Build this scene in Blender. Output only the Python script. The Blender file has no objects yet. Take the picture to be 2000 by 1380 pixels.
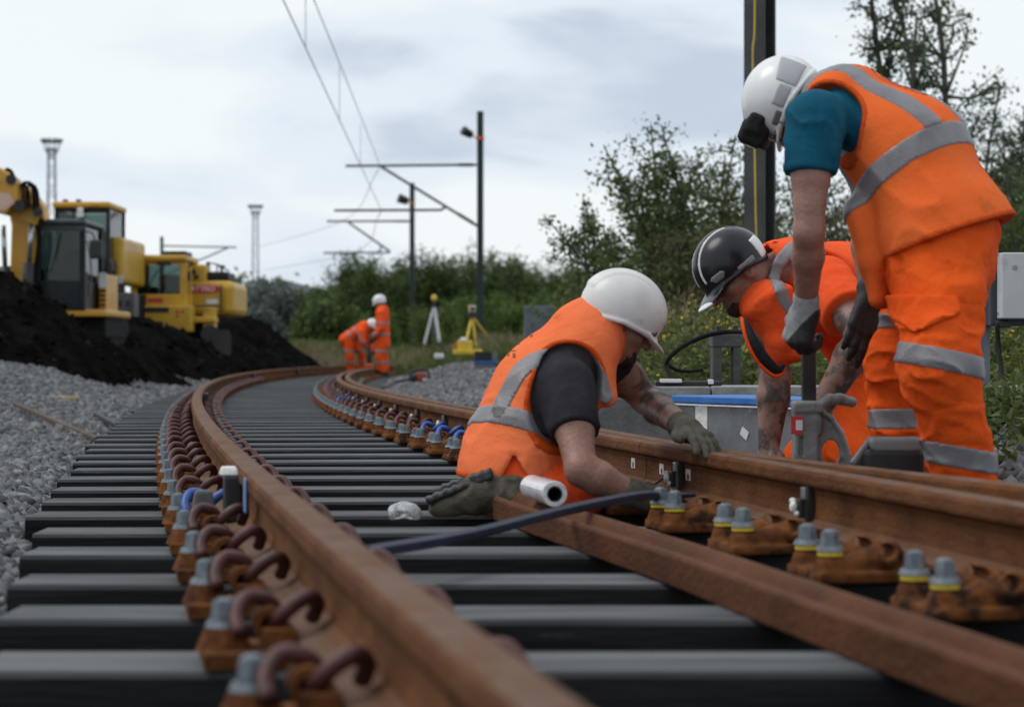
import bpy, math, random
import numpy as np
from mathutils import Vector, Matrix

random.seed(7)
RNG = np.random.default_rng(11)
scene = bpy.context.scene
COL = scene.collection

# ---------------------------------------------------------------- camera
CAM_Z = 0.48
cam = bpy.data.cameras.new('camera')
cam_o = bpy.data.objects.new('camera', cam)
COL.objects.link(cam_o)
cam_o.location = (0, 0, CAM_Z)
cam_o.rotation_euler = (math.radians(90), 0, 0)
cam.sensor_width = 36
cam.lens = 74.7
cam.clip_start = 0.05
cam.clip_end = 6000
cam.dof.use_dof = True
cam.dof.focus_distance = 8.2
cam.dof.aperture_fstop = 4.0
scene.camera = cam_o

# ---------------------------------------------------------------- sky
SUN_DIR = Vector((-0.55, 0.05, 0.83)).normalized()      # towards the (veiled) sun
world = bpy.data.worlds.new('World')
scene.world = world
world.use_nodes = True
wn = world.node_tree
for n in list(wn.nodes):
    wn.nodes.remove(n)
w_out = wn.nodes.new('ShaderNodeOutputWorld')
w_bg = wn.nodes.new('ShaderNodeBackground')
w_sky = wn.nodes.new('ShaderNodeTexSky')
w_sky.sky_type = 'NISHITA'
w_sky.sun_disc = False
w_sky.sun_elevation = math.asin(SUN_DIR.z)
w_sky.sun_rotation = math.atan2(SUN_DIR.x, SUN_DIR.y)
w_scale = wn.nodes.new('ShaderNodeMix'); w_scale.data_type = 'RGBA'; w_scale.blend_type = 'MULTIPLY'
w_scale.inputs[0].default_value = 1.0
w_scale.inputs[7].default_value = (0.1, 0.1, 0.1, 1)
wn.links.new(w_sky.outputs[0], w_scale.inputs[6])
w_tc = wn.nodes.new('ShaderNodeTexCoord')
w_map = wn.nodes.new('ShaderNodeMapping')
w_map.inputs['Scale'].default_value = (4.2, 4.2, 14.0)
w_map.inputs['Location'].default_value = (2.3, 0.4, 0.35)
w_noise = wn.nodes.new('ShaderNodeTexNoise')
w_noise.inputs['Scale'].default_value = 1.0
w_noise.inputs['Detail'].default_value = 5.0
w_noise.inputs['Roughness'].default_value = 0.46
w_noise.inputs['Distortion'].default_value = 0.35
w_ramp = wn.nodes.new('ShaderNodeValToRGB')
w_ramp.color_ramp.interpolation = 'EASE'
w_ramp.color_ramp.elements[0].position = 0.36
w_ramp.color_ramp.elements[0].color = (0.58, 0.655, 0.78, 1)
w_ramp.color_ramp.elements[1].position = 0.57
w_ramp.color_ramp.elements[1].color = (0.93, 0.985, 1.0, 1)
e = w_ramp.color_ramp.elements.new(0.47); e.color = (0.82, 0.89, 0.965, 1)
w_mix = wn.nodes.new('ShaderNodeMix'); w_mix.data_type = 'RGBA'
w_mix.inputs[0].default_value = 0.94
wn.links.new(w_tc.outputs['Generated'], w_map.inputs[0])
wn.links.new(w_map.outputs[0], w_noise.inputs['Vector'])
wn.links.new(w_noise.outputs['Fac'], w_ramp.inputs[0])
wn.links.new(w_scale.outputs[2], w_mix.inputs[6])
wn.links.new(w_ramp.outputs[0], w_mix.inputs[7])
wn.links.new(w_mix.outputs[2], w_bg.inputs[0])
w_bg.inputs[1].default_value = 1.0
wn.links.new(w_bg.outputs[0], w_out.inputs[0])

# ---------------------------------------------------------------- sun behind cloud
sun = bpy.data.lights.new('sun', 'SUN')
sun.energy = 1.35
sun.angle = math.radians(28)
sun.color = (1.0, 0.97, 0.93)
sun_o = bpy.data.objects.new('sun', sun)
COL.objects.link(sun_o)
sun_o.rotation_euler = (-SUN_DIR).to_track_quat('-Z', 'Y').to_euler()
sun_o.location = (0, 0, 50)

scene.view_settings.view_transform = 'Standard'
scene.view_settings.look = 'None'
scene.view_settings.exposure = 0.0
scene.view_settings.gamma = 1.0

# ================================================================= helpers
FPX = 4150.0


def V(px, py, y):
    """a point seen at photograph pixel (px,py) when it stands y metres away"""
    return np.array([(px - 1000.0) * y / FPX, y, CAM_Z - (py - 690.0) * y / FPX])


MATS = {}


def mat(name, col, col2=None, rough=0.7, metal=0.0, scale=6.0, bump=0.0, bscale=60.0, spec=0.5,
        island=0.0, coat=0.0, detail=5.0, trans=0.0, spots=None, ramp=(0.35, 0.65), stretch=None, top=None, subsurf=0.0, objrand=False, fold=None):
    """procedural principled material: two colours mixed by noise, optional random tint per loose piece,
    optional spots (colour, scale, threshold), optional second colour on upward faces"""
    if name in MATS:
        return MATS[name]
    m = bpy.data.materials.new(name)
    MATS[name] = m
    m.use_nodes = True
    nt = m.node_tree
    b = nt.nodes['Principled BSDF']
    L = nt.links.new
    tc = nt.nodes.new('ShaderNodeTexCoord')
    src = tc.outputs['Object']
    if objrand:
        oi = nt.nodes.new('ShaderNodeObjectInfo')
        sc_ = nt.nodes.new('ShaderNodeVectorMath'); sc_.operation = 'SCALE'
        sc_.inputs[0].default_value = (37.0, 23.0, 51.0)
        L(oi.outputs['Random'], sc_.inputs['Scale'])
        ad = nt.nodes.new('ShaderNodeVectorMath'); ad.operation = 'ADD'
        L(src, ad.inputs[0]); L(sc_.outputs[0], ad.inputs[1])
        src = ad.outputs[0]
    if stretch:
        mp = nt.nodes.new('ShaderNodeMapping')
        mp.inputs['Scale'].default_value = stretch
        L(src, mp.inputs[0]); src = mp.outputs[0]
    no = nt.nodes.new('ShaderNodeTexNoise')
    no.inputs['Scale'].default_value = scale
    no.inputs['Detail'].default_value = detail
    no.inputs['Roughness'].default_value = 0.6
    L(src, no.inputs['Vector'])
    rp = nt.nodes.new('ShaderNodeValToRGB')
    rp.color_ramp.elements[0].position = ramp[0]
    rp.color_ramp.elements[1].position = ramp[1]
    c2 = col2 or tuple(min(1, c * 1.25) for c in col)
    rp.color_ramp.elements[0].color = (*col, 1)
    rp.color_ramp.elements[1].color = (*c2, 1)
    L(no.outputs['Fac'], rp.inputs[0])
    out = rp.outputs[0]
    if spots:
        sc, ss, st = spots
        n2 = nt.nodes.new('ShaderNodeTexNoise')
        n2.inputs['Scale'].default_value = ss
        n2.inputs['Detail'].default_value = 6
        n2.inputs['Roughness'].default_value = 0.65
        L(src, n2.inputs['Vector'])
        r2 = nt.nodes.new('ShaderNodeValToRGB')
        r2.color_ramp.elements[0].position = st
        r2.color_ramp.elements[1].position = min(1, st + 0.09)
        L(n2.outputs['Fac'], r2.inputs[0])
        mx = nt.nodes.new('ShaderNodeMix'); mx.data_type = 'RGBA'
        L(r2.outputs[0], mx.inputs[0]); L(out, mx.inputs[6]); mx.inputs[7].default_value = (*sc, 1)
        out = mx.outputs[2]
    if island:
        ge = nt.nodes.new('ShaderNodeNewGeometry')
        mr = nt.nodes.new('ShaderNodeMapRange')
        mr.inputs[3].default_value = 1 - island
        mr.inputs[4].default_value = 1 + island
        L(ge.outputs['Random Per Island'], mr.inputs[0])
        mx = nt.nodes.new('ShaderNodeMix'); mx.data_type = 'RGBA'; mx.blend_type = 'MULTIPLY'
        mx.inputs[0].default_value = 1
        L(out, mx.inputs[6]); L(mr.outputs[0], mx.inputs[7])
        out = mx.outputs[2]
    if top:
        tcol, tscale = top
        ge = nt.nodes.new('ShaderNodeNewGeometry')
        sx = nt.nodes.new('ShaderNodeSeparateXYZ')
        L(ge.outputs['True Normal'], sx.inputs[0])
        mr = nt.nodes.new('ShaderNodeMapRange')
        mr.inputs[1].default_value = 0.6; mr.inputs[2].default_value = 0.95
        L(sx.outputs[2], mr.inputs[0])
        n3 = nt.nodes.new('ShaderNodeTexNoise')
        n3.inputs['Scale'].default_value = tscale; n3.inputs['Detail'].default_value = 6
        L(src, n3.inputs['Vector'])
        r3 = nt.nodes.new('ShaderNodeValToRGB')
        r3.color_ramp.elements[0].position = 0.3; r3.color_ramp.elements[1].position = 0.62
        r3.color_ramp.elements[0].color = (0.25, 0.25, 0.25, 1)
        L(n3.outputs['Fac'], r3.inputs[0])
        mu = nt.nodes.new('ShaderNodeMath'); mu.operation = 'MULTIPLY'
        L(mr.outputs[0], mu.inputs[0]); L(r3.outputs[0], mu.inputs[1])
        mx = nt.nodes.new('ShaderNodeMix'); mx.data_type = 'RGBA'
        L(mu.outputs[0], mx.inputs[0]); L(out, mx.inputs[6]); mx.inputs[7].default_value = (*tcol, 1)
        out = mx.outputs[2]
    L(out, b.inputs['Base Color'])
    b.inputs['Roughness'].default_value = rough
    b.inputs['Metallic'].default_value = metal
    b.inputs['Specular IOR Level'].default_value = spec
    b.inputs['Coat Weight'].default_value = coat
    b.inputs['Transmission Weight'].default_value = trans
    if subsurf:
        b.inputs['Subsurface Weight'].default_value = subsurf
        b.inputs['Subsurface Radius'].default_value = (0.012, 0.005, 0.003)
    if bump:
        n4 = nt.nodes.new('ShaderNodeTexNoise')
        n4.inputs['Scale'].default_value = bscale; n4.inputs['Detail'].default_value = 5
        L(src, n4.inputs['Vector'])
        bp = nt.nodes.new('ShaderNodeBump')
        bp.inputs['Strength'].default_value = min(1.0, bump)
        bp.inputs['Distance'].default_value = 0.6 / bscale
        L(n4.outputs['Fac'], bp.inputs['Height'])
        nrm = bp.outputs[0]
        if fold:
            # pinched creases: the zero lines of two stretched, wandering noises
            fs_, st_, fd = fold
            for k_, (sx, sy, sz) in enumerate((st_, (st_[2], st_[1], st_[0]))):
                mp2 = nt.nodes.new('ShaderNodeMapping')
                mp2.inputs['Scale'].default_value = (sx, sy, sz)
                mp2.inputs['Rotation'].default_value = (0.2, 0.5 - 1.1 * k_, 0.3)
                mp2.inputs['Location'].default_value = (3.1 * k_, 1.7, 0.4)
                L(tc.outputs['Object'], mp2.inputs[0])
                n5 = nt.nodes.new('ShaderNodeTexNoise')
                n5.inputs['Scale'].default_value = fs_ * (1 + .6 * k_); n5.inputs['Detail'].default_value = 2.5
                n5.inputs['Roughness'].default_value = 0.45; n5.inputs['Distortion'].default_value = 0.8
                L(mp2.outputs[0], n5.inputs['Vector'])
                m1 = nt.nodes.new('ShaderNodeMath'); m1.operation = 'SUBTRACT'; m1.inputs[1].default_value = 0.5
                L(n5.outputs['Fac'], m1.inputs[0])
                m2 = nt.nodes.new('ShaderNodeMath'); m2.operation = 'ABSOLUTE'
                L(m1.outputs[0], m2.inputs[0])
                m3 = nt.nodes.new('ShaderNodeMath'); m3.operation = 'POWER'; m3.inputs[1].default_value = 0.9
                L(m2.outputs[0], m3.inputs[0])
                b2 = nt.nodes.new('ShaderNodeBump')
                b2.inputs['Strength'].default_value = 0.6 if k_ == 0 else 0.35
                b2.inputs['Distance'].default_value = fd
                L(m3.outputs[0], b2.inputs['Height'])
                L(nrm, b2.inputs['Normal'])
                nrm = b2.outputs[0]
        L(nrm, b.inputs['Normal'])
    return m


def leafmat(name, c1, c2, island=0.35):
    if name in MATS:
        return MATS[name]
    m = mat(name, c1, c2, rough=0.55, scale=1.2, island=island, spec=0.3, ramp=(0.38, 0.62))
    nt = m.node_tree
    b = nt.nodes['Principled BSDF']
    o = nt.nodes['Material Output']
    tr = nt.nodes.new('ShaderNodeBsdfTranslucent')
    src = b.inputs['Base Color'].links[0].from_socket
    nt.links.new(src, tr.inputs[0])
    mx = nt.nodes.new('ShaderNodeMixShader')
    mx.inputs[0].default_value = 0.3
    nt.links.new(b.outputs[0], mx.inputs[1]); nt.links.new(tr.outputs[0], mx.inputs[2])
    nt.links.new(mx.outputs[0], o.inputs[0])
    return m


def tag(o, label, cat, group=None):
    o['label'] = label
    o['category'] = cat
    if group:
        o['group'] = group
    return o


def empty(name, loc, label, cat, group=None, rz=0.0):
    o = bpy.data.objects.new(name, None)
    COL.objects.link(o)
    o.empty_display_size = 0.1
    o.location = loc
    o.rotation_euler = (0, 0, rz)
    tag(o, label, cat, group)
    return o


def wmat(o):
    b = Matrix.LocRotScale(o.location, o.rotation_euler, o.scale)
    return b if o.parent is None else wmat(o.parent) @ o.matrix_parent_inverse @ b


def link(name, me, m, parent=None, smooth=False, bevel=0.0, world=True):
    """link a mesh as an object; vertices are in world space unless world=False (then local to the parent)"""
    o = bpy.data.objects.new(name, me)
    COL.objects.link(o)
    if m is not None and not me.materials:
        for k in (m if isinstance(m, (list, tuple)) else [m]):
            me.materials.append(k)
    if smooth:
        me.polygons.foreach_set('use_smooth', [True] * len(me.polygons))
    if bevel:
        md = o.modifiers.new('bevel', 'BEVEL')
        md.width = bevel; md.segments = 2; md.limit_method = 'ANGLE'; md.angle_limit = math.radians(40)
        md.harden_normals = False
    if parent is not None:
        o.parent = parent
        if world:
            o.matrix_parent_inverse = wmat(parent).inverted()
    return o


def np_mesh(name, verts, faces):
    """faces: (n,k) int array, all the same size"""
    me = bpy.data.meshes.new(name)
    verts = np.asarray(verts, dtype=np.float32); faces = np.asarray(faces, dtype=np.int32)
    n, k = faces.shape
    me.vertices.add(len(verts)); me.vertices.foreach_set('co', verts.ravel())
    me.loops.add(n * k); me.loops.foreach_set('vertex_index', faces.ravel())
    me.polygons.add(n)
    me.polygons.foreach_set('loop_start', np.arange(0, n * k, k, dtype=np.int32))
    me.polygons.foreach_set('loop_total', np.full(n, k, dtype=np.int32))
    me.update(calc_edges=True)
    me.validate()
    return me


def frame(d, up=(0, 0, 1)):
    d = np.asarray(d, float); d = d / np.linalg.norm(d)
    up = np.asarray(up, float)
    if abs(np.dot(d, up)) > 0.97:
        up = np.array([1.0, 0, 0])
    a = np.cross(up, d); a /= np.linalg.norm(a)
    return a, np.cross(d, a), d


class MB:
    """collects polygons for one mesh"""
    def __init__(s):
        s.v = []; s.f = []; s.m = []; s.cur = 0

    def mat(s, k):
        s.cur = k; return s

    def add(s, vs, fs):
        b = len(s.v)
        s.v += [tuple(map(float, p)) for p in vs]
        for f in fs:
            s.f.append([b + i for i in f]); s.m.append(s.cur)
        return s

    def box(s, c, size, R=None, taper=1.0):
        hx, hy, hz = [k / 2 for k in size]
        vs = []
        for z in (-1, 1):
            t = taper if z > 0 else 1.0
            for x, y in ((-1, -1), (1, -1), (1, 1), (-1, 1)):
                p = np.array([x * hx * t, y * hy * t, z * hz])
                if R is not None:
                    p = R @ p
                vs.append(p + np.asarray(c, float))
        return s.add(vs, [(3, 2, 1, 0), (4, 5, 6, 7), (0, 1, 5, 4), (1, 2, 6, 5), (2, 3, 7, 6), (3, 0, 4, 7)])

    def bar(s, a, b, w, h, up=(0, 0, 1)):
        a = np.asarray(a, float); b = np.asarray(b, float)
        x, u, d = frame(b - a, up)
        R = np.stack([x, u, d], axis=1)
        return s.box((a + b) / 2, (w, h, np.linalg.norm(b - a)), R)

    def cyl(s, a, b, ra, rb=None, n=12, caps=True):
        rb = ra if rb is None else rb
        a = np.asarray(a, float); b = np.asarray(b, float)
        x, u, d = frame(b - a)
        vs = []
        for c, r in ((a, ra), (b, rb)):
            for i in range(n):
                t = 2 * math.pi * i / n
                vs.append(c + r * (math.cos(t) * x + math.sin(t) * u))
        fs = [(i, (i + 1) % n, n + (i + 1) % n, n + i) for i in range(n)]
        if caps:
            fs += [tuple(range(n - 1, -1, -1)), tuple(range(n, 2 * n))]
        return s.add(vs, fs)

    def tube(s, pts, r, n=8, caps=True):
        pts = [np.asarray(p, float) for p in pts]
        rs = r if isinstance(r, (list, tuple, np.ndarray)) else [r] * len(pts)
        vs = []
        pu = None
        for i, p in enumerate(pts):
            d = pts[min(i + 1, len(pts) - 1)] - pts[max(i - 1, 0)]
            d = d / (np.linalg.norm(d) + 1e-12)
            if pu is None:
                x, u, _ = frame(d)
            else:
                x = np.cross(pu, d); x /= (np.linalg.norm(x) + 1e-12); u = np.cross(d, x)
            pu = u
            for k in range(n):
                t = 2 * math.pi * k / n
                vs.append(p + rs[i] * (math.cos(t) * x + math.sin(t) * u))
        fs = []
        for i in range(len(pts) - 1):
            for k in range(n):
                k2 = (k + 1) % n
                fs.append((i * n + k, i * n + k2, (i + 1) * n + k2, (i + 1) * n + k))
        if caps:
            fs += [tuple(range(n - 1, -1, -1)), tuple((len(pts) - 1) * n + k for k in range(n))]
        return s.add(vs, fs)

    def prism(s, poly, a, b, up=(0, 0, 1)):
        """polygon of (x,y) drawn in the plane across a->b, extruded from a to b"""
        a = np.asarray(a, float); b = np.asarray(b, float)
        x, u, d = frame(b - a, up)
        n = len(poly)
        vs = [c + p[0] * x + p[1] * u for c in (a, b) for p in poly]
        fs = [(i, (i + 1) % n, n + (i + 1) % n, n + i) for i in range(n)]
        fs += [tuple(range(n - 1, -1, -1)), tuple(range(n, 2 * n))]
        return s.add(vs, fs)

    def ball(s, c, r, n=10, m=6):
        r = np.ones(3) * r if np.isscalar(r) else np.asarray(r, float)
        c = np.asarray(c, float)
        vs = [c + r * np.array([0, 0, -1])]
        for j in range(1, m):
            t = math.pi * j / m
            for i in range(n):
                p = 2 * math.pi * i / n
                vs.append(c + r * np.array([math.sin(t) * math.cos(p), math.sin(t) * math.sin(p), -math.cos(t)]))
        vs.append(c + r * np.array([0, 0, 1]))
        fs = []
        for i in range(n):
            i2 = (i + 1) % n
            fs.append((0, 1 + i2, 1 + i))
            for j in range(m - 2):
                fs.append((1 + j * n + i, 1 + j * n + i2, 1 + (j + 1) * n + i2, 1 + (j + 1) * n + i))
            fs.append((1 + (m - 2) * n + i, 1 + (m - 2) * n + i2, 1 + (m - 1) * n))
        return s.add(vs, fs)

    def mesh(s, name='mesh'):
        me = bpy.data.meshes.new(name)
        me.from_pydata(s.v, [], s.f)
        if any(s.m):
            me.polygons.foreach_set('material_index', s.m)
        me.update()
        return me

    def build(s, name, m, parent=None, smooth=False, bevel=0.0, world=True):
        return link(name, s.mesh(name), m, parent, smooth, bevel, world)


def smooth_path(pts, n=8):
    """Catmull-Rom through the points"""
    P = [np.asarray(p, float) for p in pts]
    P = [2 * P[0] - P[1]] + P + [2 * P[-1] - P[-2]]
    out = []
    for i in range(1, len(P) - 2):
        for k in range(n):
            t = k / n
            a, b, c, d = P[i - 1], P[i], P[i + 1], P[i + 2]
            out.append(0.5 * (2 * b + (c - a) * t + (2 * a - 5 * b + 4 * c - d) * t * t + (3 * b - a - 3 * c + d) * t ** 3))
    out.append(P[-2])
    return out


# ---- value noise on numpy arrays
_NT = RNG.random((32, 32, 32)).astype(np.float32) * 2 - 1


def vnoise(P, s=1.0, seed=0):
    q = np.asarray(P, np.float32) * s + np.float32(seed * 7.31 + 100.0)
    i = np.floor(q).astype(np.int32)
    f = q - i
    f = f * f * (3 - 2 * f)
    i0 = i & 31; i1 = (i + 1) & 31
    x0, y0, z0 = i0[..., 0], i0[..., 1], i0[..., 2]
    x1, y1, z1 = i1[..., 0], i1[..., 1], i1[..., 2]
    fx, fy, fz = f[..., 0], f[..., 1], f[..., 2]
    T = _NT
    a = T[x0, y0, z0] * (1 - fx) + T[x1, y0, z0] * fx
    b = T[x0, y1, z0] * (1 - fx) + T[x1, y1, z0] * fx
    c = T[x0, y0, z1] * (1 - fx) + T[x1, y0, z1] * fx
    d = T[x0, y1, z1] * (1 - fx) + T[x1, y1, z1] * fx
    return (a * (1 - fy) + b * fy) * (1 - fz) + (c * (1 - fy) + d * fy) * fz


# ---- signed-distance modelling, meshed with surface nets
def _n(v):
    v = np.asarray(v, np.float32)
    return v / np.linalg.norm(v)


def sd_cone(P, a, b, ra, rb):
    a = np.asarray(a, np.float32); b = np.asarray(b, np.float32)
    ab = b - a
    t = np.clip(((P - a) @ ab) / (ab @ ab), 0, 1)
    q = P - a - t[:, None] * ab
    return np.sqrt((q * q).sum(1)) - (ra + (rb - ra) * t)


def sd_ecap(P, a, b, side, wa, da, wb, db):
    """capsule of elliptical section; side = direction of the width w, d = the other half axis"""
    a = np.asarray(a, np.float32); b = np.asarray(b, np.float32)
    ab = b - a
    t = np.clip(((P - a) @ ab) / (ab @ ab), 0, 1)
    w = wa + (wb - wa) * t
    d = da + (db - da) * t
    q = P - a - t[:, None] * ab
    s = _n(side)
    qs = q @ s
    r2 = np.maximum((q * q).sum(1) - qs * qs, 0)
    k = np.sqrt((qs / w) ** 2 + r2 / d ** 2)
    k1 = np.sqrt((qs / w ** 2) ** 2 + r2 / d ** 4) + 1e-6
    return np.where(k > 1e-4, k * (k - 1) / k1, -np.minimum(w, d))


def sd_ell(P, c, axes, r):
    q = (P - np.asarray(c, np.float32)) @ np.asarray(axes, np.float32).T
    r = np.asarray(r, np.float32)
    k0 = np.sqrt(((q / r) ** 2).sum(1))
    k1 = np.sqrt(((q / r ** 2) ** 2).sum(1)) + 1e-6
    return np.where(k0 > 1e-4, k0 * (k0 - 1) / k1, -r.min())


def sd_box(P, c, axes, half, r=0.0):
    q = np.abs((P - np.asarray(c, np.float32)) @ np.asarray(axes, np.float32).T) - (np.asarray(half, np.float32) - r)
    return np.sqrt((np.maximum(q, 0) ** 2).sum(1)) + np.minimum(q.max(1), 0) - r


def smin(a, b, k):
    h = np.maximum(k - np.abs(a - b), 0) / k
    return np.minimum(a, b) - h * h * k * 0.25


def smax(a, b, k):
    return -smin(-a, -b, k)


def sunion(k, *ds):
    d = ds[0]
    for e in ds[1:]:
        d = smin(d, e, k)
    return d


def sdf_mesh(name, f, lo, hi, h):
    lo = np.asarray(lo, float); hi = np.asarray(hi, float)
    K = 4
    nb = np.ceil((hi - lo) / (h * K)).astype(int) + 1
    n = nb * K
    bx = [lo[i] + h * (np.arange(nb[i]) * K + (K - 1) / 2) for i in range(3)]
    G = np.stack(np.meshgrid(*bx, indexing='ij'), -1).reshape(-1, 3).astype(np.float32)
    dc = f(G)
    act = np.abs(dc) < h * K * 1.8
    D = np.where(dc < 0, -1.0, 1.0).astype(np.float32).reshape(nb)
    D = D.repeat(K, 0).repeat(K, 1).repeat(K, 2)
    ids = np.nonzero(act)[0]
    if len(ids) == 0:
        raise ValueError('empty sdf ' + name)
    off = np.stack(np.meshgrid(*[np.arange(K)] * 3, indexing='ij'), -1).reshape(-1, 3)
    bi = np.stack(np.unravel_index(ids, nb), -1) * K
    I = (bi[:, None, :] + off[None]).reshape(-1, 3)
    Pp = (lo + h * I).astype(np.float32)
    vals = np.concatenate([f(Pp[i:i + 400000]) for i in range(0, len(Pp), 400000)])
    D[I[:, 0], I[:, 1], I[:, 2]] = vals
    # surface nets
    S = D < 0
    cnt = np.zeros(n - 1, np.int8)
    for dx in (0, 1):
        for dy in (0, 1):
            for dz in (0, 1):
                cnt += S[dx:n[0] - 1 + dx, dy:n[1] - 1 + dy, dz:n[2] - 1 + dz]
    A = np.argwhere((cnt > 0) & (cnt < 8))
    idx = np.full(n - 1, -1, np.int32)
    idx[A[:, 0], A[:, 1], A[:, 2]] = np.arange(len(A))
    cor = np.array([(x, y, z) for x in (0, 1) for y in (0, 1) for z in (0, 1)])
    val = np.stack([D[A[:, 0] + c[0], A[:, 1] + c[1], A[:, 2] + c[2]] for c in cor], 1)
    acc = np.zeros((len(A), 3)); num = np.zeros(len(A))
    for i in range(8):
        for j in range(i + 1, 8):
            if np.abs(cor[i] - cor[j]).sum() == 1:
                m = (val[:, i] < 0) != (val[:, j] < 0)
                t = np.where(m, val[:, i] / (val[:, i] - val[:, j] + 1e-12), 0)
                acc += m[:, None] * (cor[i] + t[:, None] * (cor[j] - cor[i]))
                num += m
    vs = lo + h * (A + acc / num[:, None])
    faces = []
    for ax in range(3):
        sl0 = [slice(None)] * 3; sl1 = [slice(None)] * 3
        sl0[ax] = slice(0, n[ax] - 1); sl1[ax] = slice(1, n[ax])
        s0 = S[tuple(sl0)]; s1 = S[tuple(sl1)]
        E = np.argwhere(s0 != s1)
        b, c = (ax + 1) % 3, (ax + 2) % 3
        ok = (E[:, b] > 0) & (E[:, c] > 0) & (E[:, b] < n[b] - 1) & (E[:, c] < n[c] - 1)
        E = E[ok]
        def cell(db, dcc):
            q = E.copy(); q[:, b] += db; q[:, c] += dcc
            return idx[q[:, 0], q[:, 1], q[:, 2]]
        F = np.stack([cell(-1, -1), cell(0, -1), cell(0, 0), cell(-1, 0)], 1)
        flip = ~s0[E[:, 0], E[:, 1], E[:, 2]]
        F[flip] = F[flip][:, ::-1]
        faces.append(F)
    F = np.concatenate(faces)
    F = F[(F >= 0).all(1)]
    me = np_mesh(name, vs, F)
    me.polygons.foreach_set('use_smooth', [True] * len(me.polygons))
    return me


def bounds(pts, pad):
    pts = np.array(pts)
    return pts.min(0) - pad, pts.max(0) + pad
# ================================================================= ground and track
_PL = [1.34e-07, -2.999e-06, 0.002066288, -0.204877057, 0.389701706]
_PR = [6.707728241855816e-08, -8.898656709649548e-06, 0.0004121802684607503, -0.005574508862815361, -0.1550428322081768, 1.702979162260351]


def _rail(p, y, ye=53.0):
    y = np.asarray(y, float)
    a = np.polyval(p, np.minimum(y, ye))
    d = np.maximum(y - ye, 0)
    s = np.polyval(np.polyder(p), ye)
    return a + s * d + 0.0042 * d * d


def LX(y):
    return _rail(_PL, y)


def RX(y):
    y = np.asarray(y, float)
    r = _rail(_PR, y, 40.0)
    far = LX(y) + 1.5
    t = np.clip((y - 32) / 8, 0, 1)
    return r * (1 - t) + far * t


def slope(fn, y):
    return float((fn(y + 0.2) - fn(y - 0.2)) / 0.4)


def ss(a, b, x):
    t = np.clip((x - a) / (b - a), 0, 1)
    return t * t * (3 - 2 * t)


def ground_z(x, y):
    x = np.asarray(x, float); y = np.asarray(y, float)
    dl = LX(y) - 0.56 - x
    dr = x - (RX(y) + 0.56)
    z = np.full(np.broadcast(x, y).shape, -0.14)
    n = 0.05 * vnoise(np.stack([x, y, x * 0], -1), 0.9) + 0.02 * vnoise(np.stack([x, y, x * 0], -1), 3.1, 3)
    zl = -0.14 + 0.09 * ss(-0.15, 0.25, dl) + 0.28 * ss(0.5, 3.0, dl) + 0.20 * ss(0.3, 1.8, dl) * ss(13, 28, y) + n * ss(0.1, 0.8, dl)
    zr = -0.14 + 0.12 * ss(-0.2, 0.2, dr) + 0.26 * ss(0.25, 1.3, dr) + n * ss(0.1, 0.8, dr)
    z = np.where(dl > -0.3, zl, np.where(dr > -0.3, zr, z))
    far = ss(62, 80, y)
    z = z * (1 - far) + 0.22 * far
    away = ss(8, 30, np.abs(x + 1))
    return z * (1 - away) + 0.25 * away


def axis(lo, hi, step, far, grow=1.25):
    a = list(np.arange(lo, hi + 1e-6, step))
    s = step; v = a[-1]
    while v < far:
        s *= grow; v += s; a.append(v)
    return a


M_ground = mat('ground_earth', (0.05, 0.055, 0.025), (0.10, 0.085, 0.05), rough=0.95, scale=0.8, bump=0.4, bscale=12)
M_bed = mat('ballast_fines', (0.06, 0.06, 0.063), (0.13, 0.13, 0.135), rough=0.95, scale=9, bump=1.0, bscale=26, ramp=(0.4, 0.6))
xs = [-v for v in axis(0, 12, 0.25, 1800)][::-1][:-1] + axis(0, 12, 0.25, 1800)
ys = axis(-6, 70, 0.3, 3000)
gx, gy = np.meshgrid(xs, ys, indexing='ij')
gz = ground_z(gx, gy)
vs = np.stack([gx, gy, gz], -1).reshape(-1, 3)
nx, ny = gx.shape
ii, jj = np.meshgrid(np.arange(nx - 1), np.arange(ny - 1), indexing='ij')
q = (ii * ny + jj).ravel()
fs = np.stack([q, q + ny, q + ny + 1, q + 1], 1)
gme = np_mesh('ground', vs, fs)
cx = vs[fs].mean(1)
dl = LX(cx[:, 1]) - 0.56 - cx[:, 0]; dr = cx[:, 0] - (RX(cx[:, 1]) + 0.56)
bed = (dl < 3.4) & (dr < 2.0) & (cx[:, 1] < 66)
gme.materials.append(M_ground); gme.materials.append(M_bed)
gme.polygons.foreach_set('material_index', bed.astype(np.int32))
g = link('ground', gme, None, smooth=True)
g['kind'] = 'structure'

# ---- ballast stones (nobody could count them)
ICO_V = []
_ph = (1 + 5 ** 0.5) / 2
for a, b in ((-1, _ph), (1, _ph), (-1, -_ph), (1, -_ph)):
    ICO_V.append((a, b, 0))
for a, b in ((-1, _ph), (1, _ph), (-1, -_ph), (1, -_ph)):
    ICO_V.append((0, a, b))
for a, b in ((_ph, -1), (_ph, 1), (-_ph, -1), (-_ph, 1)):
    ICO_V.append((a, 0, b))
ICO_V = np.array(ICO_V) / np.sqrt(1 + _ph ** 2)
ICO_F = np.array([(0, 11, 5), (0, 5, 1), (0, 1, 7), (0, 7, 10), (0, 10, 11), (1, 5, 9), (5, 11, 4), (11, 10, 2), (10, 7, 6), (7, 1, 8),
                  (3, 9, 4), (3, 4, 2), (3, 2, 6), (3, 6, 8), (3, 8, 9), (4, 9, 5), (2, 4, 11), (6, 2, 10), (8, 6, 7), (9, 8, 1)])
OCT_V = np.array([(1, 0, 0), (-1, 0, 0), (0, 1, 0), (0, -1, 0), (0, 0, 1), (0, 0, -1)], float)
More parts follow.
